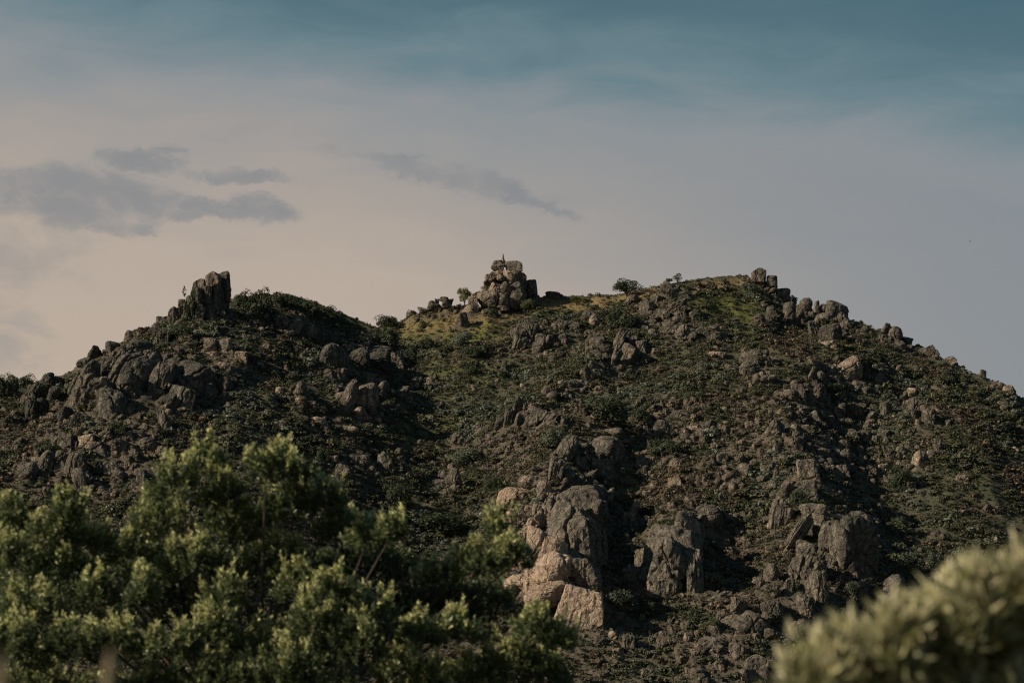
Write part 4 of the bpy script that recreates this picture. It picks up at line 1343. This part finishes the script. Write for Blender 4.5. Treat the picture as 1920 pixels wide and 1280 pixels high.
TRUNKS = [stems(i) for i in range(3)]
CROWN = {}
for key, m in (('d', M_BUSH), ('g', M_BUSHG), ('f', M_BUSHL)):
    CROWN[key, 0] = [leaf_shell(800 + i + ord(key), 11, 900, 0.095, 0.75, 0.62, m, 0.2) for i in range(3)]
    CROWN[key, 1] = [leaf_shell(850 + i + ord(key), 20, 3000, 0.055, 0.75, 0.68, m, 0.2) for i in range(3)]
    CROWN[key, 2] = [leaf_shell(880 + i + ord(key), 9, 420, 0.085, 0.8, 0.66, m, 0.2) for i in range(2)]     # thin, see-through


def bush(view, box, label, kind='d', tree=False, thin=False, name=None, group=None):
    ox, oy, sc = VIEWS[view]
    x0, y0, x1, y1 = (ox + box[0] / sc, oy + box[1] / sc, ox + box[2] / sc, oy + box[3] / sc)
    xc = (x0 + x1) / 2
    hp, wp = y1 - y0, x1 - x0
    h = None
    for k in (0.12, 0.0, -0.15, -0.4, -0.8, -1.4, -2.2):
        h = cast(xc, y1 - k * hp)
        if h:
            break
    Y = h[1] + 0.2
    mpp = Y / F / CT
    w, hh = wp * mpp, hp * mpp
    u, t = ray(xc, y0)
    top = EYE + t * Y
    gz = float(height(u * Y, Y))
    hh = max(hh, min(top - gz, hh * 1.6))
    root = bpy.data.objects.new(name or ("small_tree" if tree else "bush"), None)
    root.location = (u * Y, Y, gz)
    link(root)
    tag(root, label, "tree" if tree else "bush", group)
    lift = 0.22 * hh if tree else -0.12 * hh
    cz = (top - gz) - lift
    cr = bpy.data.objects.new("crown", rr.choice(CROWN[kind, 2 if thin else (1 if wp > 24 else 0)]))
    link(cr, root)
    cr.location = (0, 0, lift)
    cr.scale = (w / 2 * 1.03, w / 2 * 0.9, max(cz, hh * 0.6) / 2)
    cr.rotation_euler = (0, 0, rr.choice((0, math.pi)) + rr.uniform(-.25, .25))
    tr = bpy.data.objects.new("trunk", rr.choice(TRUNKS))
    link(tr, root)
    s = max(hh * 0.5, 0.3)
    tr.scale = (w * 0.38, w * 0.38, s)
    tr.rotation_euler = (0, 0, rr.uniform(0, 6))
    return root


bush('T', (578, 470, 752, 690), "light green small tree beside the foot of the tor", 'f', True)
bush('T', (468, 672, 588, 775), "small dark bush below the boulder heap on the crest", 'd')
bush('T', (905, 688, 1055, 835), "dark bush directly below the tor", 'd')
bush('T', (1260, 598, 1495, 755), "green bush hugging the shaded foot of the tor", 'f')
bush('T', (1820, 555, 1985, 655), "larger of two low bushes on the crest beside the dome boulder", 'f')
bush('T', (1965, 585, 2095, 655), "smaller of two low bushes on the crest beside the dome boulder", 'f')
bush('T', (140, 840, 275, 940), "small green bush in the grass under the boulder heap", 'f')
bush('2', (583, 372, 722, 455), "dark round bush standing at the saddle against the sky", 'd')
bush('2', (555, 445, 725, 560), "dark bush in the fold below the saddle", 'd')
bush('2', (738, 548, 822, 645), "tall dark bush at the edge of the hollow below the saddle", 'd')
bush('2', (818, 498, 915, 575), "dark bush uphill of the tall dark bush in the hollow", 'd')
bush('2', (1055, 535, 1175, 625), "dark bush beside the leaning grey slab outcrop", 'd')
bush('2', (1158, 538, 1225, 622), "narrow dark bush touching the leaning grey slab", 'd')
bush('2', (1008, 470, 1125, 562), "green bush under the tooth shaped rock", 'g')
bush('2', (1078, 635, 1155, 722), "small dark bush in the middle of the hollow", 'd')
bush('2', (1256, 676, 1325, 745), "small dark bush above the rough rock rib", 'd')
bush('2', (983, 1100, 1198, 1220), "wide grey green shrub above the dark hollow beside the cliff", 'g')
bush('2', (1498, 988, 1624, 1112), "round grey green shrub at the top of the grey domed rocks", 'g')
bush('2', (270, 1080, 352, 1200), "dark bush just above the oak's crown", 'd')
bush('3', (428, 182, 592, 300), "lone dark tree with bare stems on the crest", 'd', True)
bush('3', (720, 178, 762, 222), "lower and denser of the two little crest trees", 'd', True)
bush('3', (752, 152, 817, 222), "thin open little tree on the crest beside a denser one", 'd', True, True)
bush('3', (1128, 200, 1234, 298), "round green bush beside the square blocks on the ridge top", 'g')
bush('3', (388, 343, 595, 485), "broad dark shrub above the leaning block stack", 'd')
bush('3', (278, 808, 525, 1005), "largest dark evergreen bush in the middle of the slope", 'd')
bush('3', (540, 858, 645, 992), "dark bush joined to the largest evergreen bush", 'd')
bush('3', (618, 1048, 825, 1155), "wide flat dark bush above the stony slope", 'd')
bush('3', (1590, 738, 1705, 835), "dark bush under the great split boulder", 'd')
bush('L', (1165, 300, 1420, 620), "dark bush against the shaded side of the fluted crag", 'd')
bush('L', (1330, 262, 1640, 640), "tallest ragged bush on the hilltop beside the fluted crag", 'd')
bush('L', (1600, 350, 1900, 520), "low bush trailing off along the hilltop", 'd')
bush('1', (1630, 290, 1765, 375), "low dark bush on the falling skyline toward the saddle", 'd')
bush('1', (1730, 322, 1840, 405), "last low bush on the skyline before the saddle", 'd')
bush('L', (600, 268, 762, 430), "thin twiggy bush growing from the shoulder of the fluted crag", 'd', False, True)
bush('L', (458, 690, 745, 905), "dark bush filling the corner at the fluted crag's foot", 'd')
bush('1', (578, 948, 705, 1035), "dark bush below the whaleback slabs", 'd')
bush('1', (180, 1060, 330, 1150), "dark bush in the broken blocks above the oak", 'd')
bush('1', (8, 684, 118, 830), "tallest dark bush on the skyline at the outer end of the hill", 'd')
bush('1', (98, 692, 198, 800), "lower dark bush on the skyline between the tallest one and the dark fins", 'd')
bush('1', (-70, 700, 38, 850), "dark bush at the very end of the hill skyline", 'd')
bush('5', (718, 828, 862, 965), "round shrub below the slab wall, nearer the pale cliff", 'g')
bush('5', (863, 868, 962, 972), "darker round shrub against the foot of the slab wall", 'd')
bush('5', (1143, 743, 1288, 845), "pale grey green shrub beside the slab wall", 'g')
bush('5', (1138, 688, 1212, 755), "small shrub in the shade uphill of the pale grey green shrub", 'g')
bush('5', (948, 486, 1085, 546), "low dark bush above the slab wall", 'd')
bush('5', (1098, 918, 1172, 1004), "small dark shrub on the bare slope below the slab wall", 'd')
bush('5', (1198, 958, 1262, 1044), "small dark shrub among the strewn blocks", 'd')
bush('6', (778, 788, 868, 895), "rounded grey shrub at the foot of the smooth dark dome", 'g')
bush('6', (508, 328, 614, 455), "leafy bush clinging to the pillar rocks", 'd')
bush('6', (980, 228, 1112, 372), "dark bush behind the pale pointed stone", 'd')
bush('6', (968, 478, 1082, 575), "dark bush on the shaded slope beyond the dome", 'd')
bush('6', (1028, 648, 1152, 765), "grey shrub low in the gully above the olive", 'g')
bush('6', (1158, 648, 1245, 745), "smallest grey shrub low in the gully above the olive", 'g')
bush('6', (1268, 618, 1404, 775), "larger grey shrub low in the gully, partly behind the olive", 'g')
bush('8', (398, 296, 552, 455), "dark round bush in the hollow beside the oak", 'd')
bush('8', (868, 276, 1004, 375), "dark shrub on the slope above the pale cliff's boulder", 'd')
bush('8', (520, 440, 800, 580), "broad dark thicket filling the hollow behind the oak", 'd')
bush('R', (640, 328, 728, 420), "light green bush peeping over the ridge behind the holed block", 'f')

# ------------------------------------------------------------------ survey pillar on the tor
def build_pillar():
    Y = cast(935, 585)[1] + 3.0
    x, y0 = 943, 479
    u, t = ray(x, 488.5)
    mpp = Y / F / CT
    top = EYE + ray(x, 475.5)[1] * Y
    base = EYE + t * Y
    root = bpy.data.objects.new("survey_pillar", None)
    root.location = (u * Y, Y, base)
    link(root)
    tag(root, "slim tapering stone pillar standing on the top of the tor", "pillar")

    def lathe(prof, k=10):
        V, Fq = [], []
        for (r, z) in prof:
            for j in range(k):
                a = 2 * math.pi * j / k
                V.append((r * math.cos(a), r * math.sin(a), z))
        for i in range(len(prof) - 1):
            for j in range(k):
                Fq.append((i * k + j, i * k + (j + 1) % k, (i + 1) * k + (j + 1) % k, (i + 1) * k + j))
        return V, Fq
    H = top - base
    V, Fq = lathe([(0.0, -0.6), (0.52, -0.6), (0.50, 0.34), (0.42, 0.40), (0.0, 0.40)], 4)
    link(bpy.data.objects.new("base", mesh_np("base", V, Fq, M_PILLAR)), root)
    V, Fq = lathe([(0.0, 0.38), (0.36, 0.38), (0.30, 0.45 * H), (0.24, 0.75 * H), (0.2, 0.9 * H)], 10)
    link(bpy.data.objects.new("shaft", mesh_np("shaft", V, Fq, M_PILLAR, True)), root)
    V, Fq = lathe([(0.22, 0.88 * H), (0.20, 0.95 * H), (0.0, H)], 10)
    link(bpy.data.objects.new("cap", mesh_np("cap", V, Fq, M_PILLAR, True)), root)


build_pillar()

# ------------------------------------------------------------------ soaring bird
def build_bird():
    Y = 640.0
    u, t = ray(1818.5, 452.3)
    V = [(-.30, 0, 0), (-.16, .07, .04), (-.16, -.07, .04), (-.16, 0, -.06), (.14, .08, .05), (.14, -.08, .05), (.14, 0, -.07), (.32, .03, .03), (.32, -.03, .03), (.36, 0, -.01), (.46, 0, .0)]
    Fq = [(0, 1, 2), (0, 3, 1), (0, 2, 3), (1, 4, 5), (1, 5, 2), (1, 3, 6), (1, 6, 4), (2, 5, 6), (2, 6, 3), (4, 7, 8), (4, 8, 5), (4, 6, 9), (4, 9, 7), (5, 8, 9), (5, 9, 6), (7, 10, 8), (7, 9, 10), (8, 10, 9)]
    m = mat_plain("dark_feathers", (0.03, 0.027, 0.024))
    root = bpy.data.objects.new("bird", mesh_np("bird", np.array(V), Fq, m, True))
    link(root)
    for s in (1, -1):
        W = [(-.16, s * .06, .03), (.14, s * .07, .04), (.10, s * .45, .13), (-.18, s * .48, .12), (.0, s * .86, .06), (-.2, s * .80, .05), (-.02, s * .2, .10)]
        W2 = [(a, b, c - 0.025) for a, b, c in W]
        Fw = [(0, 1, 6), (1, 2, 6), (6, 2, 3), (0, 6, 3), (2, 4, 5), (2, 5, 3)]
        k = len(W)
        ed = [(0, 1), (1, 2), (2, 4), (4, 5), (5, 3), (3, 0)]
        Ft = Fw + [(a + k, c + k, b + k) for a, b, c in Fw] + [(a, a + k, b) for a, b in ed] + [(b, a + k, b + k) for a, b in ed]
        link(bpy.data.objects.new("wing", mesh_np("wing", np.array(W + W2), Ft, m)), root)
    T = [(-.26, .03, .0), (-.26, -.03, .0), (-.52, -.09, .01), (-.52, .09, .01), (-.26, .03, .02), (-.26, -.03, .02), (-.52, -.09, .025), (-.52, .09, .025)]
    link(bpy.data.objects.new("tail", mesh_np("tail", np.array(T), [(0, 1, 2, 3), (4, 7, 6, 5), (0, 4, 5, 1), (2, 6, 7, 3), (0, 3, 7, 4), (1, 5, 6, 2)], m)), root)
    root.location = (u * Y, Y, EYE + t * Y)
    root.rotation_euler = (R(8), R(-6), R(170))
    root.scale = (0.55, 0.55, 0.55)
    tag(root, "small dark bird soaring in the open sky", "bird")


build_bird()

# ------------------------------------------------------------------ foreground oak and olive shrub
def leaf_mesh(P, Dir, L, W, tint, r, name, mat):
    """narrow folded leaves: base point, direction, length, width"""
    n = len(P)
    ref = r.normal(size=(n, 3))
    side = np.cross(Dir, ref)
    side /= np.linalg.norm(side, axis=1)[:, None] + 1e-9
    nrm = np.cross(side, Dir)
    mid = P + Dir * (L * 0.5)[:, None]
    tip = P + Dir * L[:, None] - nrm * (L * 0.08)[:, None]
    fold = nrm * (W * 0.35)[:, None]
    l = mid + side * (W * 0.5)[:, None] + fold
    rr_ = mid - side * (W * 0.5)[:, None] + fold
    V = np.stack([P, l, tip, rr_], 1).reshape(-1, 3)
    b = np.arange(n)[:, None] * 4
    Fq = np.concatenate([b + np.array([[0, 1, 2]]), b + np.array([[0, 2, 3]])])
    return mesh_np(name, V, Fq, mat, False, {"tint": np.repeat(tint, 4)})


def sprigs(centers, dirs, r, n_leaf, stem, leaf_len, leaf_w, light):
    """twig ends: leaves in a spiral along an upright stem; the newest at the tip are palest"""
    m = len(centers)
    k = np.tile(np.arange(n_leaf), m)
    C = np.repeat(centers, n_leaf, 0)
    D = np.repeat(dirs, n_leaf, 0)
    ln = np.repeat(r.uniform(0.7, 1.25, m) * stem, n_leaf)
    f = (k + r.uniform(0, 0.8, len(k))) / n_leaf
    a = np.cross(D, np.array([0.3, 0.9, 0.2]))
    a /= np.linalg.norm(a, axis=1)[:, None]
    b = np.cross(D, a)
    th = k * 2.4 + np.repeat(r.uniform(0, 6.28, m), n_leaf) + r.normal(0, 0.35, len(k))
    out = a * np.cos(th)[:, None] + b * np.sin(th)[:, None]
    open_ = (1.15 - 0.75 * f) * r.uniform(0.75, 1.25, len(k))
    d = D * np.cos(open_)[:, None] + out * np.sin(open_)[:, None]
    d /= np.linalg.norm(d, axis=1)[:, None]
    P = C + D * (f * ln)[:, None]
    L = leaf_len * r.uniform(0.65, 1.2, len(k)) * (1.05 - 0.35 * f)
    W = leaf_w * r.uniform(0.75, 1.2, len(k)) * L / leaf_len
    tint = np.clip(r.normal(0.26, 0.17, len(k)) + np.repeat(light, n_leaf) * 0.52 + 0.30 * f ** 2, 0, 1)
    return P, d, L, W, tint


def tube_np(pts, rads, k=7):
    V, Fq = [], []
    for i, (p, rd) in enumerate(zip(pts, rads)):
        d = (Vector(pts[min(i + 1, len(pts) - 1)]) - Vector(pts[max(i - 1, 0)])).normalized()
        a = d.orthogonal().normalized()
        b = d.cross(a)
        for j in range(k):
            t = 2 * math.pi * j / k
            V.append(tuple(Vector(p) + (a * math.cos(t) + b * math.sin(t)) * rd))
    for i in range(len(pts) - 1):
        for j in range(k):
            Fq.append((i * k + j, i * k + (j + 1) % k, (i + 1) * k + (j + 1) % k, (i + 1) * k + j))
    return V, Fq


def foreground_tree(name, label, cat, dist, lobes, base_px, mat, seed, per_area, n_leaf, stem, ll, lw, trunk_r, up, finger=1.0):
    r = np.random.default_rng(seed)
    u, _ = ray(base_px, 1280)
    gz = float(height(u * dist, dist))
    origin = Vector((u * dist, dist, gz))
    root = bpy.data.objects.new(name, None)
    root.location = origin
    link(root)
    tag(root, label, cat)
    mpp = dist / F
    C, D, LT = [], [], []
    centers = []
    for (px, py, rx, ry, dy) in lobes:
        inner = dy > 0.9
        Y = dist + (dy if inner else dy * 1.9)
        uu, tt = ray(px, py)
        c = np.array([uu * Y, Y, EYE + tt * Y]) - np.array(origin)
        centers.append(c)
        rad = np.array([rx * mpp, (rx + ry) / 2 * mpp, ry * mpp])
        n = int(per_area * (rad[0] * rad[2]) ** 1.0 * 4 * math.pi) + 14
        d = r.normal(size=(n, 3))
        d /= np.linalg.norm(d, axis=1)[:, None]
        d[:, 2] = np.where(d[:, 2] < -0.35, -d[:, 2], d[:, 2])
        sh = r.uniform(0.45, 1.0, n) ** 0.55
        bump = 1 + 0.20 * vnoise(d * 2.6 + seed + len(centers), seed)
        C.append(c + d * rad * (sh * bump)[:, None])
        dd = d * np.array([1, 1, 0.8]) * 0.75 + np.array([0, 0, up]) + r.normal(size=d.shape) * 0.28
        D.append(dd / np.linalg.norm(dd, axis=1)[:, None])
        LT.append(np.clip((sh - 0.75) * 3.2, 0, 1) * np.clip(0.35 + d[:, 2], 0, 1) + r.normal(0, .12, n) + r.normal(0, 0.12) - (0.6 if inner else 0.0))  # inner leaves are older, toned darker still to paint shade in the gaps
        # fingers of new growth standing out of the lump
        for k in range(0 if inner else int((3 + rx / 14) * min(1, finger + 0.2))):
            a = r.uniform(0, 2 * math.pi)
            o = np.array([math.cos(a), math.sin(a) * 0.8, 0]) * rad * r.uniform(0.15, 0.9)
            o[2] = rad[2] * math.sqrt(max(0.05, 1 - (o[0] / rad[0]) ** 2 - (o[1] / rad[1]) ** 2)) * r.uniform(0.75, 1.0)
            m = int(r.integers(5, 11))
            up_ = np.array([r.normal(0, .25), r.normal(0, .2), 1.0])
            hgt = r.uniform(0.5, 1.5) * stem * finger
            C.append(c + o + up_[None, :] * (np.linspace(0, 1, m) * hgt)[:, None] + r.normal(size=(m, 3)) * stem * 0.22)
            dd = up_[None, :] + r.normal(size=(m, 3)) * 0.3
            D.append(dd / np.linalg.norm(dd, axis=1)[:, None])
            LT.append(np.linspace(0.45, 1.15, m))
    C, D, LT = np.concatenate(C), np.concatenate(D), np.concatenate(LT)
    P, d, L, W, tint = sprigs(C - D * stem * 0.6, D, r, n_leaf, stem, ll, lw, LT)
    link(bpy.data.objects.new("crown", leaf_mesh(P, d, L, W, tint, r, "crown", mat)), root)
    # trunk and limbs
    cm = np.mean(centers, axis=0)
    fork = Vector((cm[0] * 0.35, cm[1] * 0.4 + 0.028 * dist, max(0.35 * cm[2], 0.25)))
    V, Fq = tube_np([(0, 0, -0.3), (0.02, 0.01, 0.0), tuple(fork * 0.5), tuple(fork)], [trunk_r * 1.5, trunk_r * 1.15, trunk_r, trunk_r * 0.85], 10)
    link(bpy.data.objects.new("trunk", mesh_np("trunk", V, Fq, M_BARK, True)), root)
    q = random.Random(seed)
    for c in centers:
        c = Vector(c)
        mid = fork.lerp(c, 0.5) + Vector((q.uniform(-.1, .1), q.uniform(.2, .4), q.uniform(-.12, .02))) * (dist / 25)
        V, Fq = tube_np([tuple(fork * 0.9), tuple(mid), tuple(c)], [trunk_r * 0.34, trunk_r * 0.15, trunk_r * 0.04], 6)
        link(bpy.data.objects.new("limb", mesh_np("limb", V, Fq, M_BARK, True)), root)
    return root


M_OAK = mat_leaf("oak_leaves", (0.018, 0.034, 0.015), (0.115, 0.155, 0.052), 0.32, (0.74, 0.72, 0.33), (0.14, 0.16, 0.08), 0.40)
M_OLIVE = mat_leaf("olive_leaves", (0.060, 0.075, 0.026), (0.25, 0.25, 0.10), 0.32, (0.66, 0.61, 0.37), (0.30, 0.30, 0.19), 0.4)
oak = [(330, 919, 52, 45, 0), (395, 882, 40, 39, .2), (420, 944, 51, 41, .1), (498, 886, 40, 43, -.1), (555, 904, 35, 34, .1), (540, 959, 59, 45, .1), (300, 984, 63, 41, .3), (450, 999, 85, 50, .3), (610, 949, 42, 33, .1), (650, 999, 63, 34, .2),
       (735, 1002, 32, 22, -.2), (690, 1014, 46, 24, .0), (122, 964, 32, 33, 0), (95, 1004, 54, 36, .0), (20, 984, 37, 33, .1), (165, 1024, 51, 34, .1), (20, 1064, 59, 45, -.2), (110, 1074, 72, 41, 0), (250, 1044, 63, 33, .3), (370, 1064, 81, 39, .1),
       (520, 1064, 81, 43, .2), (560, 1109, 54, 36, 0), (630, 1124, 49, 39, -.4), (690, 1164, 54, 43, -.4), (590, 1179, 52, 41, -.5), (660, 1229, 76, 50, -.5), (418, 1139, 34, 39, -.4), (405, 1204, 46, 41, -.5), (480, 1229, 46, 36, -.4),
       (268, 1119, 30, 28, -.4), (185, 1124, 42, 33, -.3), (60, 1154, 63, 41, -.4), (30, 1234, 68, 53, -.6), (140, 1219, 59, 41, -.6), (235, 1224, 49, 41, -.5), (330, 1229, 51, 41, -.6), (540, 1269, 76, 45, -.6), (420, 1279, 68, 33, -.6),
       (935, 1006, 27, 33, .2), (905, 1064, 59, 34, .1), (965, 1054, 34, 29, .1), (825, 1089, 42, 24, .3), (1000, 1189, 51, 29, -.2), (1052, 1209, 32, 21, -.2), (960, 1249, 68, 34, -.1), (860, 1189, 54, 24, -.1), (785, 1199, 46, 26, -.2),
       (880, 1276, 93, 34, 0), (1020, 1276, 46, 28, 0), (760, 1264, 68, 34, -.2),
       (60, 1314, 114, 57, -.3), (300, 1324, 133, 57, -.3), (560, 1334, 142, 57, -.3), (820, 1334, 142, 47, -.1), (480, 1124, 218, 104, 1.3), (200, 1144, 228, 104, 1.3), (760, 1174, 180, 85, 1.2), (890, 1144, 93, 58, 1.0), (680, 1074, 123, 57, 1.1)]
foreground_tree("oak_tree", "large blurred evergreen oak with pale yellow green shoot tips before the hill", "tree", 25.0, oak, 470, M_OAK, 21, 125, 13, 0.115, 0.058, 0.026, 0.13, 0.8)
olive = [(1537, 1313, 64, 43, 0), (1492, 1343, 41, 30, .1), (1612, 1283, 57, 49, .1), (1692, 1258, 57, 55, 0), (1592, 1358, 73, 36, .1), (1762, 1218, 57, 55, .05), (1732, 1318, 101, 63, .1), (1827, 1187, 46, 55, 0), (1877, 1172, 46, 54, .05),
         (1862, 1262, 87, 72, .1), (1942, 1202, 64, 72, .1), (1952, 1312, 92, 81, .1), (1832, 1362, 110, 54, .05), (1960, 1156, 60, 70, 0)]
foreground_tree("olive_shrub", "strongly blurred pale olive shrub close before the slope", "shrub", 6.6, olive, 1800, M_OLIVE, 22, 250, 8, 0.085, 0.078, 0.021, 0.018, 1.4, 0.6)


def build_stalks():
    m = mat_plain("dry_stalk", (0.17, 0.145, 0.085), 0.25, 20)
    for px, top, dist, lb in ((205, 1212, 3.6, "blurred dry grass stalk rising before the oak"), (4, 1222, 3.3, "blurred dry stalk at the outer edge of the oak")):
        u, t = ray(px, top)
        x, z1 = u * dist, EYE + t * dist
        z0 = float(height(x, dist))
        pts = [(0, 0, -0.05), (0.004, 0, 0.5 * (z1 - z0)), (0.0, 0, 0.93 * (z1 - z0))]
        root = bpy.data.objects.new("grass_stalk", None)
        root.location = (x, dist, z0)
        link(root)
        tag(root, lb, "grass stalk")
        V, Fq = tube_np(pts, [0.003, 0.0025, 0.0018], 6)
        link(bpy.data.objects.new("stem", mesh_np("stem", V, Fq, m, True)), root)
        h = z1 - z0
        V, Fq = tube_np([(0, 0, 0.90 * h), (0, 0, 0.93 * h), (0.001, 0, 0.96 * h), (0.002, 0, 0.985 * h), (0.002, 0, h)], [0.002, 0.009, 0.011, 0.008, 0.001], 8)
        link(bpy.data.objects.new("seed_head", mesh_np("seed_head", V, Fq, m, True)), root)


build_stalks()
